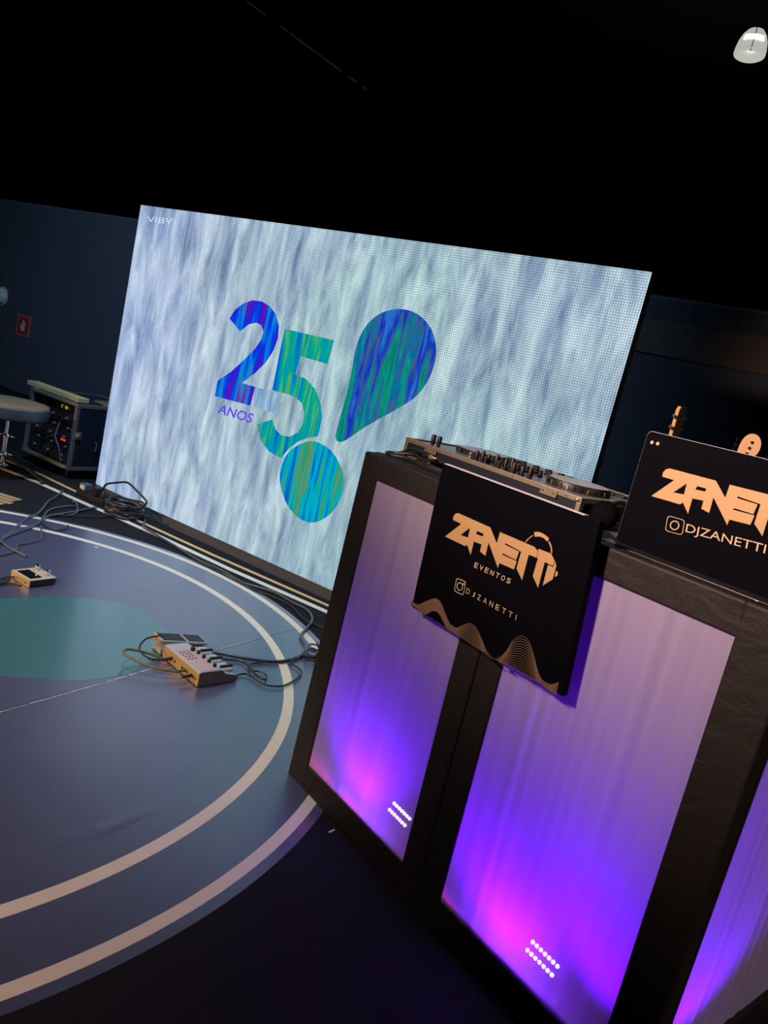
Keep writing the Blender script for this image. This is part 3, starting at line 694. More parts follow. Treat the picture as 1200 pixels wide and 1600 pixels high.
MB().box(.10, .14, .012, .10, 0, .012).build('foot', M_black, S2); MB().box(x1-x0-.14, x1-x0-.10, .012, .10, 0, .012).build('foot', M_black, S2)
# the same logo, scaled from the first sign
A1, B1 = loc_sign(*cS(35, 350)), loc_sign(*cS(735, 490)); A2, B2 = loc_s2(1018, 775), loc_s2(1185.6, 787.8)
T1_, T2_ = loc_sign(*cS(113, 163)), loc_s2(1036.5, 736)
T1_, T2_ = loc_sign(*cS(130, 137)), loc_s2(1040, 734)
kx = (B2.x-A2.x)/(B1.x-A1.x); kz = (T2_.z-A2.z)/(T1_.z-A1.z)
shz = ((B2.z-A2.z)-(B1.z-A1.z)*kz)/(B2.x-A2.x)
def s1_to_s2(x, y):
    v = loc_sign(x, y); X = A2.x+(v.x-A1.x)*kx; return Vector((X, 0, A2.z+(v.z-A1.z)*kz+shz*(X-A2.x)))
for nm, l in logo_loops(): sign_flat(l, nm, M_gold, -.0006, cS, S2, s1_to_s2)
def cG(x, y): return (960+x/4.446, 600+y/4.446)
plane_text('handle_text', 'DJZANETTI', cG(490,1045), cG(1042,1198), cG(505,970), loc_s2, -.0008, M_goldthin, S2)
icon(S2, loc_s2, cG, [(372,912),(492,946),(474,1052),(352,1020)], (420,982), (33,33), None, 0, -.0006, .07)
for px in ((264, 407), (304, 416)):
    c = loc_s2(*cG(*px)); MB().lathe([(.0042, 0), (.0042, .002), (.003, .003), (0, .003)], (c.x, 0, c.z), (0,-1,0), 16).build('round_stud', M_goldthin, S2)

# ================================================================ DJ controller in its flight case
CU0, CU1, CW0, CW1, CZ0, CZ1 = .020, .727, .150, .545, BT, BT+.062
case = thing('controller_case', 'black flight case tray with worn metal edges on the booth top', 'flight case', MBo @ Vector((CU0, CW0, BT)), BRZ)
cw, cdp, ch = CU1-CU0, CW1-CW0, CZ1-CZ0
MB().box(.004, cw-.004, .004, cdp-.004, .002, .012).build('base', M_case, case)
for a in ((.003, cw-.003, .003, .012, .006, ch-.004), (.003, cw-.003, cdp-.012, cdp-.003, .006, ch-.004)): MB().box(*a).build('wall_panel', M_case, case)
for a in ((.003, .012, .012, cdp-.012, .006, ch-.004), (cw-.012, cw-.003, .012, cdp-.012, .006, ch-.004)): MB().box(*a).build('wall_panel', M_case, case)
for y in ((0, .014), (cdp-.014, cdp)):
    MB().box(0, cw, y[0], y[1], ch-.014, ch).build('edge_rail', M_aluwarm, case, bevel=.0015); MB().box(0, cw, y[0], y[1], 0, .008).build('edge_rail', M_aluwarm, case, bevel=.0015)
for x in ((0, .014), (cw-.014, cw)):
    MB().box(x[0], x[1], .014, cdp-.014, ch-.014, ch).build('edge_rail', M_aluwarm, case, bevel=.0015); MB().box(x[0], x[1], .014, cdp-.014, 0, .008).build('edge_rail', M_aluwarm, case, bevel=.0015)
    for y in ((0, .014), (cdp-.014, cdp)): MB().box(x[0], x[1], y[0], y[1], .008, ch-.014).build('corner_post', M_aluwarm, case, bevel=.0015)
for x in (.10, .575):
    h = MB().box(x, x+.055, -.003, .0, ch-.024, ch-.002).build('latch_plate', M_aluwarm, case, bevel=.001)
    for dx_ in (.010, .045): MB().lathe([(.003, 0), (.0025, .0015), (0, .002)], (x+dx_, -.003, ch-.013), (0,-1,0), 8).build('rivet', M_chrome, h)
for x in (.25, .36, .47, .66):
    MB().lathe([(.0022, 0), (.002, .001), (0, .0015)], (x, 0, ch-.007), (0,-1,0), 8).build('rivet', M_chrome, case)
MB().lathe([(.006, 0), (.0055, .003), (.003, .005), (0, .0055)], (cw-.012, 0, ch-.008), (0,-1,0), 12).build('corner_ball', M_aluwarm, case, True)

ctl = thing('dj_controller', 'black and silver DJ mixing controller with knobs and jog wheels in the case', 'dj controller', MBo @ Vector((CU0+.014, CW0+.014, BT+.012)), BRZ)
qw, qd, qh = cw-.028, cdp-.028, .046
MB().box(.001, qw-.001, .001, qd-.001, 0, qh).build('body', mat('controller_grey_top', (.22, .23, .25), .3, .4), ctl, bevel=.004)
def jog(x, y, r, hgt):
    j = MB().lathe([(r, 0), (r, hgt*.75), (r*.96, hgt), (r*.55, hgt), (r*.5, hgt*.9), (0, hgt*.9)], (x, y, qh), (0,0,1), 36).build('jog_wheel', M_black, ctl, True)
    MB().lathe([(r*.93, 0), (r*.93, .001), (0, .001)], (x, y, qh+hgt), (0,0,1), 36).build('platter', M_silver, j)
    for k in range(30):
        a_ = 2*PI*k/30; rb = MB().box(-.002, .002, -.002, .002, 0, hgt*.6).build('grip_rib', M_aluwarm if k % 3 == 0 else M_black, j)
        rb.location = (x+r*math.cos(a_), y+r*math.sin(a_), qh+.002); rb.rotation_euler = (0, 0, a_)
jog(.155, .17, .085, .016); jog(qw-.125, .15, .088, .020)
kn = MB().lathe([(.0085, 0), (.0085, .004), (.0065, .006), (.006, .019), (0, .020)], n=14).build('knob', M_black, ctl, True)
first = True
rk = random.Random(5)
for ix in range(4):
    for iy in range(5):
        o = kn if first else kn.copy()
        if not first: COL.objects.link(o); o.parent = ctl
        first = False; o.location = (.262+ix*.052, .02+iy*.042, qh)
        MB().box(-.0008, .0008, -.006, 0, .0195, .0208).build('pointer', M_white, o) if iy < 2 else None
for x in (.245, .30, .35, .40, .435):
    f_ = MB().box(x-.007, x+.007, .255, .275, qh, qh+.016).build('fader_cap', M_black, ctl, bevel=.002); MB().box(x-.0012, x+.0012, .23, .30, qh, qh+.0015).build('slot', M_blackmatte, f_)
for d0 in (.055, .49):
    for i in range(4):
        for j in range(2): MB().box(d0+i*.034, d0+i*.034+.028, .275+j*.034, .275+j*.034+.028, qh, qh+.006).build('pad', M_rubber, ctl, bevel=.001)
for x, hh_ in ((.270, .030), (.292, .034), (.315, .030), (.345, .036), (.385, .034), (.405, .040), (.43, .033), (.455, .028), (.475, .030)):
    MB().lathe([(.008, 0), (.008, .006), (.006, .008), (.0055, hh_-.002), (.004, hh_)], (x, .012+.02*rk.random(), qh), (0,0,1), 12).build('tall_knob', M_black, ctl, True)
for x in (.085, .112):
    MB().lathe([(.006, 0), (.006, .012), (.0075, .013), (.0075, .034), (.006, .036), (0, .036)], (x, .012, qh), (0,0,1), 12).build('mic_knob', M_black, ctl, True)
# cables and plug beside the case, headphones at the other end
def cable(name, pts, r, mt, label, k=6, cat='cable', group=None, n=7):
    P = smooth_path(pts, k); o = P[0].copy(); ob = MB().tube([p_-o for p_ in P], r, n).build(name, mt, None, True); ob.location = o
    return tag(ob, label, cat, group)
def bp(u, w, z): return MBo @ Vector((u, w, BT+z))
cable('table_cable', [bp(.40,.10,.006), bp(.30,.115,.006), bp(.20,.10,.010), bp(.12,.12,.022), bp(.06,.10,.012), bp(.035,.075,.006), bp(.07,.06,.006), bp(.13,.08,.010), bp(.22,.075,.006), bp(.34,.07,.006)], .005, M_cable, 'black cable looped on the booth top beside the case')
cable('table_cable', [bp(.42,.125,.006), bp(.25,.135,.02), bp(.16,.13,.038), bp(.09,.125,.036), bp(.05,.135,.02), bp(.03,.12,.006), bp(.10,.10,.006), bp(.20,.125,.005)], .0045, M_cable, 'black cable bent up against the case front on the booth top')
jk = thing('jack_plug', 'gold jack plug on the booth top cables', 'plug', bp(.155, .115, .03), BRZ-.2)
MB().tube([(0,0,0), (.05,0,.004)], .006, 10).build('plug_sleeve', M_black, jk); MB().tube([(.05,0,.004), (.075,0,.006), (.08,0,.0062)], [.0035,.0035,.001], 8).build('plug_tip', M_tapegold, jk); MB().lathe([(.008,0),(.008,.008),(.005,.012)], (.046,0,.004), (1,0,.05), 6).build('plug_collar', M_goldtone, jk)
hp = thing('headphones', 'black headphones lying on the booth top between the two signs', 'headphones', bp(.775, .19, 0), BRZ)
for sx in (0, .085):
    c = (sx, .0, .035)
    MB().lathe([(.0, -.014), (.030, -.014), (.035, -.008), (.035, .004), (.030, .010), (.020, .014), (0, .014)], c, (.35, -1, .25), 20).build('ear_cup', M_blackmatte, hp, True)
MB().tube(smooth_path([(0,.01,.06),(.0,.06,.07),(.02,.11,.06),(.045,.13,.05),(.07,.11,.06),(.085,.06,.07),(.085,.01,.06)], 5), .006, 8).build('headband', M_rubber, hp, True)

# ================================================================ guitars on tall stands behind the booth
def guitar(name, top_px, dist, rot, lean, kind, label):
    d = ray(*top_px); hor = math.hypot(d.x, d.y); P = CAM+d*(dist/hor)      # top of the headstock
    yaw = math.atan2(d.y, d.x)-PI/2 + rot
    base = Vector((P.x, P.y, 0)); g = thing(name, label, 'guitar', base, yaw)
    ht = P.z; hl = .17; L0 = ht-hl; sc = 1.0
    nb_ = L0-.62                                                             # neck meets the body
    if kind == 'strat':
        pts = [(-.018,0),(.022,0),(.026,.02),(.040,.035),(.030,.055),(.034,.075),(.050,.10),(.052,.135),(.036,.162),(.010,.168),(-.012,.150),(-.022,.11),(-.022,.05)]
        hs = MB().flat([poly_r(pts, 4)], (0, .008, L0), (1,0,0), (0,0,1), .014).build('headstock', M_wood, g)
        for k in range(6):
            z = L0+.02+k*.023; MB().lathe([(.006,0),(.006,.004),(.002,.006)], (.004+.003*k, -.006, z), (0,-1,0), 8).build('tuner_post', M_chrome, hs)
            MB().tube([(-.020,0,z),(-.036,0,z)], .0025, 6).build('tuner_shaft', M_chrome, hs); MB().lathe([(.0,0),(.008,.002),(.009,.008),(.0,.012)], (-.034,0,z), (-1,0,0), 8).build('tuner_button', M_chrome, hs)
    else:
        pts = [(-.024,0),(.024,0),(.028,.03),(.030,.15),(.022,.165),(-.022,.165),(-.030,.15),(-.028,.03)]
        hs = MB().flat([pts], (0, .008, L0), (1,0,0), (0,0,1), .015).build('headstock', M_wood, g, bevel=.002)
        for sx in (-1, 1):
            for k in range(3):
                z = L0+.035+k*.045; MB().tube([(sx*.026,0,z),(sx*.045,0,z)], .0025, 6).build('tuner_shaft', M_chrome, hs); MB().lathe([(0,0),(.007,.002),(.008,.010),(0,.013)], (sx*.043,0,z), (sx,0,0), 8).build('tuner_button', M_chrome, hs)
    MB().box(-.021, .021, -.010, .010, nb_, L0).build('neck', M_wood, g, bevel=.006); MB().box(-.021, .021, -.013, -.010, nb_-.08, L0-.005).build('fretboard', M_woodred, g); MB().box(-.021, .021, -.016, -.010, L0-.005, L0).build('nut', M_white, g)
    body = poly_r([(-.03,.40),(-.09,.44),(-.15,.40),(-.14,.31),(-.12,.24),(-.16,.14),(-.15,.05),(-.08,0),(0,-.01),(.08,0),(.15,.05),(.16,.14),(.12,.24),(.13,.31),(.12,.38),(.06,.40),(.03,.36)], 4)
    zb_ = nb_-.36
    MB().flat([body], (0, .022, zb_), (1,0,0), (0,0,1), .042).build('body', M_guitarbody, g)
    MB().box(-.03, .03, -.034, -.020, zb_+.09, zb_+.12).build('bridge', M_chrome, g)
    for k in range(6): MB().tube([(-.014+k*.0056, -.018, L0), (-.02+k*.008, -.030, zb_+.105)], .0005, 4).build('string', M_chrome, g)
    st = thing('guitar_stand', 'tall black stand holding the '+('guitar with the rounded headstock' if kind == 'strat' else 'guitar seen edge-on'), 'guitar stand', base+Vector((0, 0, 0)), yaw)
    MB().tube([(0,.10,.35), (0,.075,L0-.09)], .011, 8).build('pole', M_black, st); MB().tube([(0,.075,L0-.09), (0,.03,L0-.075)], .009, 8).build('hanger_arm', M_black, st)
    MB().tube([(-.032,-.03,L0-.06),(-.032,.025,L0-.07),(.032,.025,L0-.07),(.032,-.03,L0-.06)], .007, 8).build('yoke', M_rubber, st)
    for k in range(3):
        a_ = PI/2+k*2*PI/3; MB().tube([(0,.10,.36),(.30*math.cos(a_),.10+.30*math.sin(a_),.012)], .010, 8).build('leg', M_black, st)
    return g
guitar('guitar', (1067, 634), 3.3, math.radians(62), 0, 'slot', 'guitar with slim tan headstock seen edge-on behind the standing sign')
guitar('guitar', (1172, 676), 3.3, math.radians(-8), 0, 'strat', 'guitar with rounded maple headstock behind the standing sign at right')

# ================================================================ foot pedals on the stage floor
ZF = .0036
pa, pb, pc = FL(17,902,ZF), FL(45,919,ZF), FL(83,912,ZF)
ex = (pb-pa); lx = ex.length; ey = (pc-pb); ly = ey.length; rz = math.atan2(ex.y, ex.x)
PA = thing('stomp_pedal', 'small tan two-switch stomp pedal near the teal spot', 'pedal', pa, rz)
MB().box(0, lx, 0.003, ly, .004, .034).build('body', M_black, PA, bevel=.002)
MB().box(-.001, lx+.001, -.001, .003, .002, .036).build('rear_panel', mat('warm_lit_metal', (.62, .40, .14), .4, .3), PA, label='rear panel with jacks, warm lamp light painted on in amber')  # amber is the warm side light, put into the colour
tp = MB(); tp.box(-.001, lx+.001, -.001, ly+.001, .034, .038); tp.build('top_plate', M_tan, PA, bevel=.001)
MB().box(lx*.12, lx*.88, ly*.10, ly*.55, .038, .0388).build('display', M_screenblk, PA)
for x in (.22, .76):
    s_ = MB().lathe([(.010, 0), (.010, .006), (.006, .008), (.006, .014)], (lx*x, ly*.80, .038), (0,0,1), 12).build('switch_nut', M_chrome, PA, True)
    MB().lathe([(.006, 0), (.013, .002), (.0145, .008), (.011, .013), (0, .015)], (lx*x, ly*.80, .052), (0,0,1), 16).build('switch_cap', M_chrome, s_, True)
for x in (.25, .40, .52, .64, .76, .88):
    MB().lathe([(.0035 if x != .76 else .006, 0), (.003, .001), (0, .001)], (lx*x, -.001, .018 if x != .76 else .014), (0,-1,0), 10).build('jack', M_black, PA)
MB().tube([(lx*.3, -.002, .018), (lx*.3-.005, -.06, .018)], .006, 10).build('plug', M_chrome, PA)

fa, fb, fc = FL(254,1027,ZF), FL(308,1074,ZF), FL(372,1066,ZF)
ex = fb-fa; lx = ex.length; ly = (fc-fb).length; rz = math.atan2(ex.y, ex.x)
FX = thing('effects_processor', 'grey multi-effects floor processor with pink panel and foot switches', 'effects pedal', fa, rz)
prof = [(0, .003), (0, .056), (.008, .060), (ly*.56, .058), (ly*.66, .040), (ly*.98, .024), (ly, .018), (ly, .003)]
mb = MB(); mb.flat([prof], (0.002, 0, 0), (0,1,0), (0,0,1), lx-.004); mb.build('body', M_silver, FX, bevel=.002)
for x in (-.002, lx-.004):
    mb = MB(); mb.flat([[(a_, b_+ (.002 if b_ > .01 else 0)) for a_, b_ in prof]], (x, 0, 0), (0,1,0), (0,0,1), .006); mb.build('side_cheek', mat('mauve_grey_plastic', (.10, .085, .105), .45), FX, bevel=.0015)
MB().box(0, lx, -.002, .0, .004, .056).build('rear_panel', mat('warm_lit_rear_panel', (.58, .37, .13), .4, .3), FX, label='rear panel with sockets, warm light put into its amber colour')  # warm light from the left painted as an amber panel
MB().box(.06, lx-.012, .012, ly*.53, .0588, .0608).build('control_panel', M_pinkpanel, FX, bevel=.0005)
for k in range(4): MB().lathe([(.008,0),(.008,.010),(.0065,.013),(0,.013)], (lx*(.42+.15*k), ly*.48, .0608), (0,0,1), 12).build('knob', M_black, FX, True)
MB().lathe([(.010,0),(.010,.012),(.008,.015),(0,.015)], (.085, ly*.44, .0608), (0,0,1), 14).build('selector_knob', M_black, FX, True)
for i in range(3):
    for j in range(4): MB().box(.085+j*.022, .095+j*.022, ly*(.10+.09*i), ly*(.10+.09*i)+.007, .0608, .0622).build('button', M_woodred, FX)
for k in range(3):
    x = lx*(.22+.28*k); MB().box(x-.034, x+.034, ly*.64, ly*.96, .030, .044).build('switch_plate', M_silver, FX, bevel=.003)
    MB().box(x-.028, x+.024, ly*.70, ly*.88, .044, .0448).build('plate_inset', mat('pale_green_inset', (.34, .42, .40), .4), FX)
    MB().tube([(x+.012, ly*.70, .048), (x+.012, ly*1.0, .046)], [.008, .006], 8).build('switch_bar', M_black, FX)
for x, r in ((.10,.006),(.16,.007),(.20,.005),(.225,.005),(.25,.006),(.265,.004)):
    MB().lathe([(r,0),(r*.9,.002),(r*.4,.002)], (lx*x/.283, -.002, .028), (0,-1,0), 10).build('socket', M_black, FX)
plugs = []
for x in (.075, .185, .235):
    MB().tube([(lx*x/.283, -.003, .030), (lx*x/.283, -.045, .028)], [.0075, .006], 10).build('plug', M_rubber if x != .185 else M_cablegreen, FX)
MF, _ = frame_of(fa, rz)
def fxp(x, y, z): return MF @ Vector((x, y, z))
cable('instrument_cable', [fxp(.075,-.045,.028), fxp(.06,-.10,.035), fxp(.01,-.12,.055), fxp(-.04,-.07,.072), fxp(-.06,.01,.070), fxp(-.05,.06,.055)], .004, M_cable, 'thin black patch cable looping from processor to expression pedal')
cable('instrument_cable', [fxp(.185,-.045,.028), fxp(.15,-.11,.034), fxp(.08,-.17,.045), fxp(.02,-.19,.050), fxp(-.02,-.15,.045), fxp(.0,-.08,.03), fxp(.03,-.03,.018)], .0055, M_cablegreen, 'olive green thick cable looping out of the processor rear panel')
# expression pedal
e0, e1, e2 = FL(263,1003,ZF), FL(279,1014,ZF), FL(327,1022,ZF)
ax = (fc-fb).normalized(); ayv = -ex.normalized()
EX = thing('expression_pedal', 'black and silver expression foot pedal beside the effects processor', 'pedal', fxp(-.015, -.005, 0), math.atan2(ax.y, ax.x))
el_, ew_ = .215, .085
mb = MB(); mb.flat([[(0,.004),(0,.026),(el_,.022),(el_,.004)]], (0, .006, 0), (1,0,0), (0,0,1), -(ew_-.012)) if False else mb.box(0, el_, .004, ew_-.004, .003, .026)
mb.build('base', M_silver, EX, bevel=.003)
tr_ = MB().hexa([(-.006,0,.056),(el_+.004,0,.030),(el_+.004,ew_,.030),(-.006,ew_,.056),(-.004,0,.070),(el_+.004,0,.042),(el_+.004,ew_,.042),(-.004,ew_,.070)]).build('treadle', M_silver, EX, bevel=.003)
for a_, b_ in ((.008, .115), (.130, el_-.006)):
    za, zb2 = .070-.028*a_/el_+.0005, .070-.028*b_/el_+.0005
    MB().hexa([(a_,.008,za),(b_,.008,zb2),(b_,ew_-.008,zb2),(a_,ew_-.008,za),(a_,.008,za+.002),(b_,.008,zb2+.002),(b_,ew_-.008,zb2+.002),(a_,ew_-.008,za+.002)]).build('rubber_tread', M_rubber, tr_)
MB().box(-.008, -.004, .0, ew_, .050, .072).build('heel_plate', mat('warm_lit_heel_plate', (.58, .37, .13), .4, .3), EX)  # amber colour holds the warm light falling on this end
MB().tube([(.10,.01,.026),(.10,.01,.05)], .006, 8).build('hinge_post', M_black, EX); MB().tube([(.10,ew_-.01,.026),(.10,ew_-.01,.05)], .006, 8).build('hinge_post', M_black, EX)

# ================================================================ cables on the floor
def fpath(pts, z=.013): return [FL(x, y, z) for x, y in pts]
cable('floor_cable', fpath([(327,1018),(350,1022),(370,1026),(400,1031),(430,1034),(455,1031),(470,1026),(497,1027)]), .0075, M_cable, 'thick black cable from the expression pedal to the booth')
cable('floor_cable', fpath([(336,1030),(360,1031),(377,1033),(387,1040),(396,1050),(407,1060),(416,1061),(415,1054),(405,1049),(392,1048),(389,1041),(397,1036),(420,1034)]), .0042, M_cable, 'thin black cable curling in a small loop beside the processor')
cable('floor_cable', fpath([(369,1056),(378,1053),(388,1054),(400,1062),(415,1070),(440,1072),(460,1063),(471,1052),(466,1044),(456,1037),(458,1031),(474,1024)]), .0042, M_cable, 'thin black cable sweeping across the inner cream ring')
cable('floor_cable', [FL(224,797,.10), FL(227,812,.02)]+fpath([(224,822),(240,833),(262,846),(279,856),(310,875),(346,891),(377,909),(405,918),(430,926),(457,941),(480,953),(488,968),(478,983),(470,994),(478,1010),(468,1026),(456,1030)]), .0065, M_cablegrey, 'long grey cable from the coil along the tape to the booth')
cable('floor_cable', fpath([(300,871),(340,893),(385,916),(430,934),(455,947),(472,965),(490,975),(508,982)], .008), .005, M_cable, 'black cable running beside the long grey cable')
base = FL(488, 1024, .012); r = random.Random(1)
cable('cable_knot', [base+Vector(((.018+.02*r.random())*math.cos(k*1.35), (.04+.05*r.random())*math.sin(k*1.35), .003*k)) for k in range(16)], .004, M_cable, 'tangled black cable knot lying at the booth foot')
def c2(x, y): return (x/4.615, 720+y/4.615)
def c2p(pts, z=.012): return [FL(*c2(*p_), z) for p_ in pts]
cable('floor_cable', c2p([(455,215),(400,262),(350,290),(305,345),(265,385),(200,410),(130,465),(70,520),(15,570),(-30,620)]), .007, M_cablegrey, 'grey cable crossing both rings at the far left')
cable('floor_cable', c2p([(700,335),(640,345),(560,362),(430,385),(345,400),(300,432),(230,470),(150,492),(90,515),(40,535),(12,570),(30,600),(75,630),(130,658),(190,690)]), .007, M_cablegrey, 'grey cable running from the cream tape and hooking back')
cable('floor_cable', c2p([(535,325),(460,330),(390,342),(340,365),(312,405),(275,450),(200,490),(110,520),(20,560),(-40,590)]), .006, M_cablegrey, 'grey cable curving past the rings, middle of three')
cable('floor_cable', c2p([(525,300),(533,286),(550,305),(557,330),(556,365),(535,382),(490,394)]), .006, M_cablegrey, 'short grey cable hook on the dark carpet')
cable('floor_cable', c2p([(490,465),(480,488),(440,497),(380,492),(330,475),(303,450),(310,420)]), .005, M_cable, 'short black cable curl across the outer ring')
cable('floor_cable', c2p([(820,392),(740,402),(620,400),(490,394),(380,388)]), .005, M_cable, 'thin black cable lying across the dark carpet')
cable('floor_cable', c2p([(300,470),(295,520),(298,555),(270,575),(200,592),(130,605),(112,640),(70,665),(0,680),(-40,690)]), .005, M_cablegrey, 'pale grey cable wandering inside the inner ring')
cable('floor_cable', [FL(-20, 909, .022), FL(0, 905, .02), MF @ Vector((0,0,0)) if False else FL(9, 904, .02), FL(15, 905.5, .022)], .006, M_cable, 'black cable plugged into the stomp pedal')
cable('floor_cable', fpath([(-30,922),(0,912),(18,912),(33,916)]), .006, M_cable, 'black cable lying at the stomp pedal edge')

# cable coil and power strip by the screen foot
cc = FL(193, 806); coil = thing('cable_coil', 'coiled grey black cable heap in front of the screen corner', 'cable coil', cc)
rc = random.Random(11)
for k in range(9):
    a_ = rc.uniform(.10, .135); b_ = rc.uniform(.09, .12); z = .012+k*.011; ph = rc.uniform(0, 6)
    loop = [(a_*math.cos(t*2*PI/24+ph)+rc.uniform(-.006,.006), b_*math.sin(t*2*PI/24+ph)+rc.uniform(-.006,.006), z+.006*math.sin(t*.8+ph)) for t in range(25)]; loop[-1] = loop[0]
    MB().tube(loop, .007, 6).build('cable_turn', M_cable if k % 3 else M_cablegrey, coil, True)
PC = S0 - SN*.10
def nearscr(x, y, d=-.12): return PLN(x, y, S0+SN*d, SN)
cable('arched_cable', [nearscr(160,768), nearscr(166,757), nearscr(185,754), nearscr(200,754.5), nearscr(214,767), nearscr(224,777), nearscr(229,784), nearscr(226,790), nearscr(218,793)], .0075, M_cable, 'black cable arching up over the coil before the screen')
pst = FL(150, 785); ps_ = thing('power_strip', 'black power strip with plugged adapters left of the cable coil', 'power strip', pst, SRZ)
MB().box(-.20, .10, -.03, .03, 0, .045).build('strip_body', M_black, ps_, bevel=.005)
MB().box(-.17, -.10, -.03, .03, .045, .10).build('adapter', M_cablegrey, ps_, bevel=.008); MB().box(-.04, .02, -.028, .028, .045, .11).build('adapter', M_black, ps_, bevel=.008); MB().lathe([(.022,0),(.022,.03),(.012,.05),(.008,.06)], (.07,0,.045), (0,0,1), 12).build('plug', M_black, ps_, True)
MB().box(-.16, -.11, -.031, -.03, .06, .09).build('adapter_label', M_white, ps_)

# ================================================================ rack flight case, drum throne, mat
RP = Vector((-2.40, 5.59, 0)); rack = thing('rack_case', 'black wheeled rack flight case with metal edges beside the screen', 'flight case', RP, SRZ)
RW, RD, RZ0, RZ1 = .62, .62, .075, .585
MB().box(-RW+.01, -.01, .02, RD-.01, RZ0+.01, RZ0+.025).build('bottom_panel', M_case, rack); MB().box(-RW+.01, -.01, .01, RD-.01, RZ1-.02, RZ1-.005).build('top_panel', M_case, rack)
MB().box(-.02, -.004, .012, RD-.012, RZ0+.01, RZ1-.01).build('side_panel', M_case, rack); MB().box(-RW+.004, -RW+.02, .012, RD-.012, RZ0+.01, RZ1-.01).build('side_panel', M_case, rack); MB().box(-RW+.02, -.02, RD-.02, RD-.005, RZ0+.02, RZ1-.02).build('rear_panel', M_case, rack)
for x in (-RW, -.028):
    for y in (0, RD-.028): MB().box(x, x+.028, y, y+.028, RZ0, RZ1).build('edge_post', M_alu, rack, bevel=.002)
    for z in (RZ0, RZ1-.028): MB().box(x, x+.028, .028, RD-.028, z, z+.028).build('edge_rail', M_alu, rack, bevel=.002)
for z in (RZ0, RZ1-.022):
    for y in (0, RD-.024): MB().box(-RW+.028, -.028, y, y+.024, z, z+.022).build('edge_rail', M_aluwarm, rack, bevel=.002)
for x in (-RW+.07, -.07):
    for y in (.07, RD-.07):
        w_ = MB().lathe([(.034,-.012),(.036,0),(.034,.012)], (x, y, .036), (1,0,0), 16).build('caster', M_rubber, rack, True); MB().box(x-.02, x+.02, y-.03, y+.03, .06, RZ0).build('caster_fork', M_alu, w_)
lt = MB().box(-.004, .004, .008, .07, .31, .375).build('butterfly_latch', M_alu, rack, bevel=.004); MB().lathe([(.022,0),(.020,.006),(.008,.010),(0,.010)], (.004, .04, .342), (1,0,0), 12).build('latch_wing', M_aluwarm, lt)
hd = MB().tube([(.004,.20,.30),(.02,.20,.30),(.02,.20,.24),(.004,.20,.24)], .005, 6).build('side_handle', M_alu, rack)
MB().tube([(.004,.42,.30),(.016,.42,.31),(.016,.42,.46),(.004,.42,.47)], .006, 6).build('side_handle', M_aluwarm, rack)
for j in range(7):
    for y in (.055, .30): MB().lathe([(.006,0),(.005,.002),(0,.003)], (-.004, y, .12+j*.065), (1,0,0), 8).build('rivet', M_chrome, rack)
for k, (z0_, z1_) in enumerate(((.11,.20),(.205,.25),(.255,.345),(.35,.395),(.40,.49),(.495,.545))):
    u_ = MB().box(-RW+.032, -.034, .04+.012*(k % 2), .45, z0_, z1_).build('rack_unit', mat('rack_unit_%s' % 'abcdef'[k], (.02+.006*(k % 3), .02, .024), .4, .2), rack, bevel=.002)
    y = .04+.012*(k % 2)
    for q_ in range(5): MB().lathe([(.011,0),(.010,.014),(0,.015)], (-RW+.10+q_*.09+.02*(k % 2), y, (z0_+z1_)/2), (0,-1,0), 10).build('unit_knob', M_black if q_ % 2 else M_aluwarm, u_)
    if k in (2, 3): MB().box(-.40+.1*k, -.34+.1*k, y-.002, y, z0_+.012, z0_+.028).build('red_indicator', M_redlamp, u_)
    if k == 5:
        for q_ in (.27, .22): MB().box(-q_, -q_+.032, y-.002, y, z0_+.012, z0_+.036).build('green_indicator', M_greenlamp, u_)
def rp(x, y, z): return Matrix.Translation(RP) @ Matrix.Rotation(SRZ, 4, 'Z') @ Vector((x, y, z))
for pts, mt, lb in (([(-.30,.02,.20),(-.33,-.03,.16),(-.28,-.05,.25),(-.22,.0,.30)], M_cable, 'patch cable hanging in the front of the rack case, left'), ([(-.20,.01,.40),(-.17,-.03,.30),(-.12,-.02,.22),(-.10,.0,.12)], M_cablegrey, 'patch cable hanging in the front of the rack case, right')):
    cable('rack_cable', [rp(*p_) for p_ in pts], .006, mt, lb)
# plank lying on the rack, dark box behind
plk = MB().box(-.34, .34, -.05, .05, 0, .035).build('wooden_plank', M_plank, None, bevel=.003); plk.location = rp(-.42, .10, RZ1); plk.rotation_euler = (0, 0, SRZ); tag(plk, 'tan wooden plank lying on top of the rack case', 'plank')
dz_ = thing('adapter_box', 'small dark round-handled box on the rack case top', 'box', rp(-.04, .25, RZ1), SRZ)
MB().box(-.12, .10, 0, .30, 0, .022).build('lid', M_aluwarm, dz_, bevel=.004); MB().tube([(-.01,.02,.022),(-.01,.02,.045),(.03,.02,.052),(.06,.02,.04),(.06,.02,.022)], .005, 6).build('handle', M_chrome, dz_)

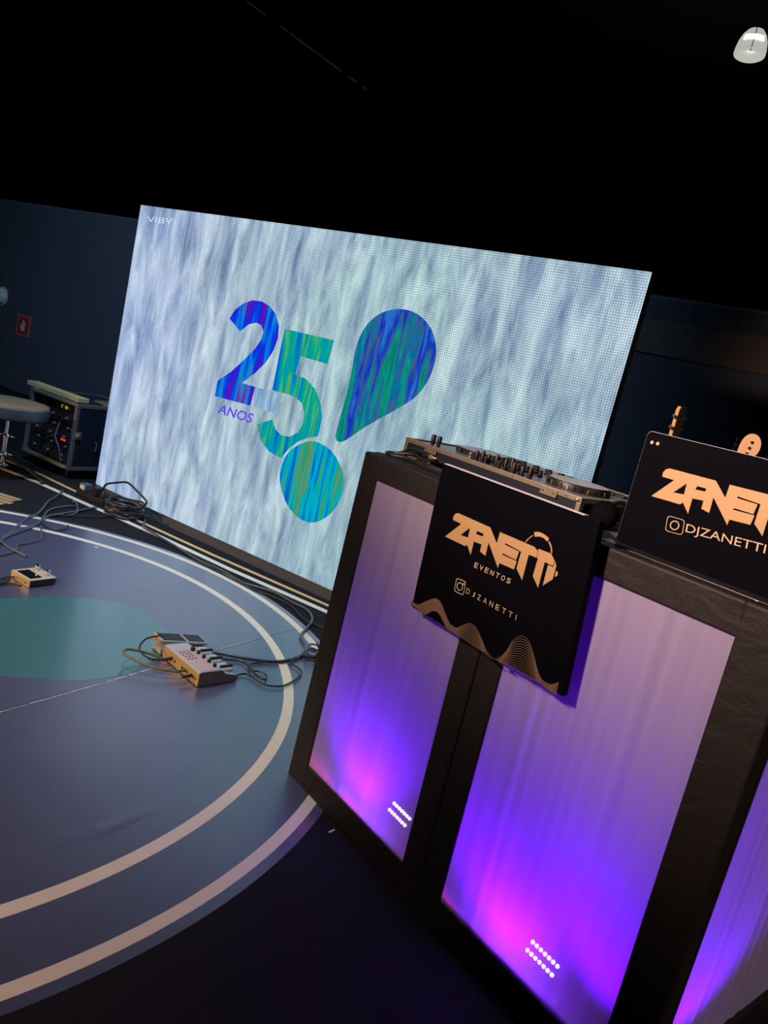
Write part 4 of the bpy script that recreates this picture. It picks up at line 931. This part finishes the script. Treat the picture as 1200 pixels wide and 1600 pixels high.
# drum throne
TP = FL(0, 744); TP = Vector((TP.x, TP.y, 0))
d = ray(14, 640); seatc = None
thr = thing('drum_throne', 'round padded drum throne on a chrome tripod at the far left', 'stool', TP)
sz = .47
def thr_px(x, y):                       # point on the vertical plane through the throne facing the camera
    n = Vector((TP.x, TP.y, 0)).normalized(); return PLN(x, y, TP, n)-TP
sc_ = thr_px(3, 640); ztop_ = sc_.z
R_s = .265; zs = thr_px(8, 648).z
MB().lathe([(.0, zs+.005), (R_s*.9, zs), (R_s*.985, zs+.012), (R_s, zs+.03), (R_s, zs+.075), (R_s*.985, zs+.085)], (0,0,0), (0,0,1), 40).build('seat_band', M_seatside, thr, True)
MB().lathe([(R_s*.985, zs+.083), (R_s*.97, zs+.098), (R_s*.8, zs+.108), (R_s*.4, zs+.104), (0, zs+.098)], (0,0,0), (0,0,1), 40).build('cushion', M_seat, thr, True)
MB().tube([(0,0,zs+.003), (0,0,.14)], .017, 12).build('upper_post', M_chrome, thr, True); MB().tube([(0,0,.30), (0,0,.10)], .023, 12).build('lower_tube', M_chrome, thr, True)
for z in (.30, .17, .09):
    cl_ = MB().lathe([(.030,-.014),(.033,0),(.030,.014)], (0,0,z), (0,0,1), 14).build('collar', M_chrome, thr, True); MB().tube([(.03,0,z),(.065,0,z)], .006, 8).build('wing_screw', M_chrome, cl_); MB().tube([(-.03,0,z),(-.06,0,z)], .006, 8).build('wing_screw', M_tapegold, cl_)
ft = FL(66, 757)-TP; a0 = math.atan2(ft.y, ft.x); fr = ft.length
for k in range(3):
    a_ = a0+k*2*PI/3; dr = Vector((math.cos(a_), math.sin(a_), 0)); sd_ = Vector((-dr.y, dr.x, 0))
    lg_ = MB().tube(smooth_path([dr*.02+sd_*.012+Vector((0,0,.17)), dr*fr*.5+sd_*.012+Vector((0,0,.12)), dr*fr*.85+sd_*.010+Vector((0,0,.05)), dr*fr+Vector((0,0,.016))], 4), .008, 8).build('leg', M_chrome, thr, True)
    MB().tube(smooth_path([dr*.02-sd_*.012+Vector((0,0,.15)), dr*fr*.5-sd_*.012+Vector((0,0,.105)), dr*fr*.85-sd_*.010+Vector((0,0,.045)), dr*fr+Vector((0,0,.014))], 4), .008, 8).build('leg_rail', M_black, lg_, True)
    MB().lathe([(.014,0),(.017,.02),(.012,.03)], dr*fr, (0,0,1), 10).build('rubber_foot', M_rubber, lg_, True)
# slatted brown mat
mo = FL(2, 779); mt_ = thing('slatted_mat', 'brown striped mat at the left edge of the carpet', 'mat', mo, SRZ+.35)
MB().box(-.62, .10, -.20, .10, .0, .004).build('backing', M_carpet, mt_)
for k in range(5):
    MB().box(-.62, .10+.012*k*(1 if k < 3 else -.2), -.195+k*.06, -.155+k*.06, .004, .008).build('slat', M_mat, mt_)
# small scrap beside the booth foot
sc1 = FL(518, 1299); sb = MB().box(-.012, .012, -.003, .003, 0, .002).build('paper_scrap', M_white); sb.location = sc1; sb.rotation_euler = (0, 0, .9); tag(sb, 'tiny pale scrap on the dark carpet by the booth', 'paper scrap')
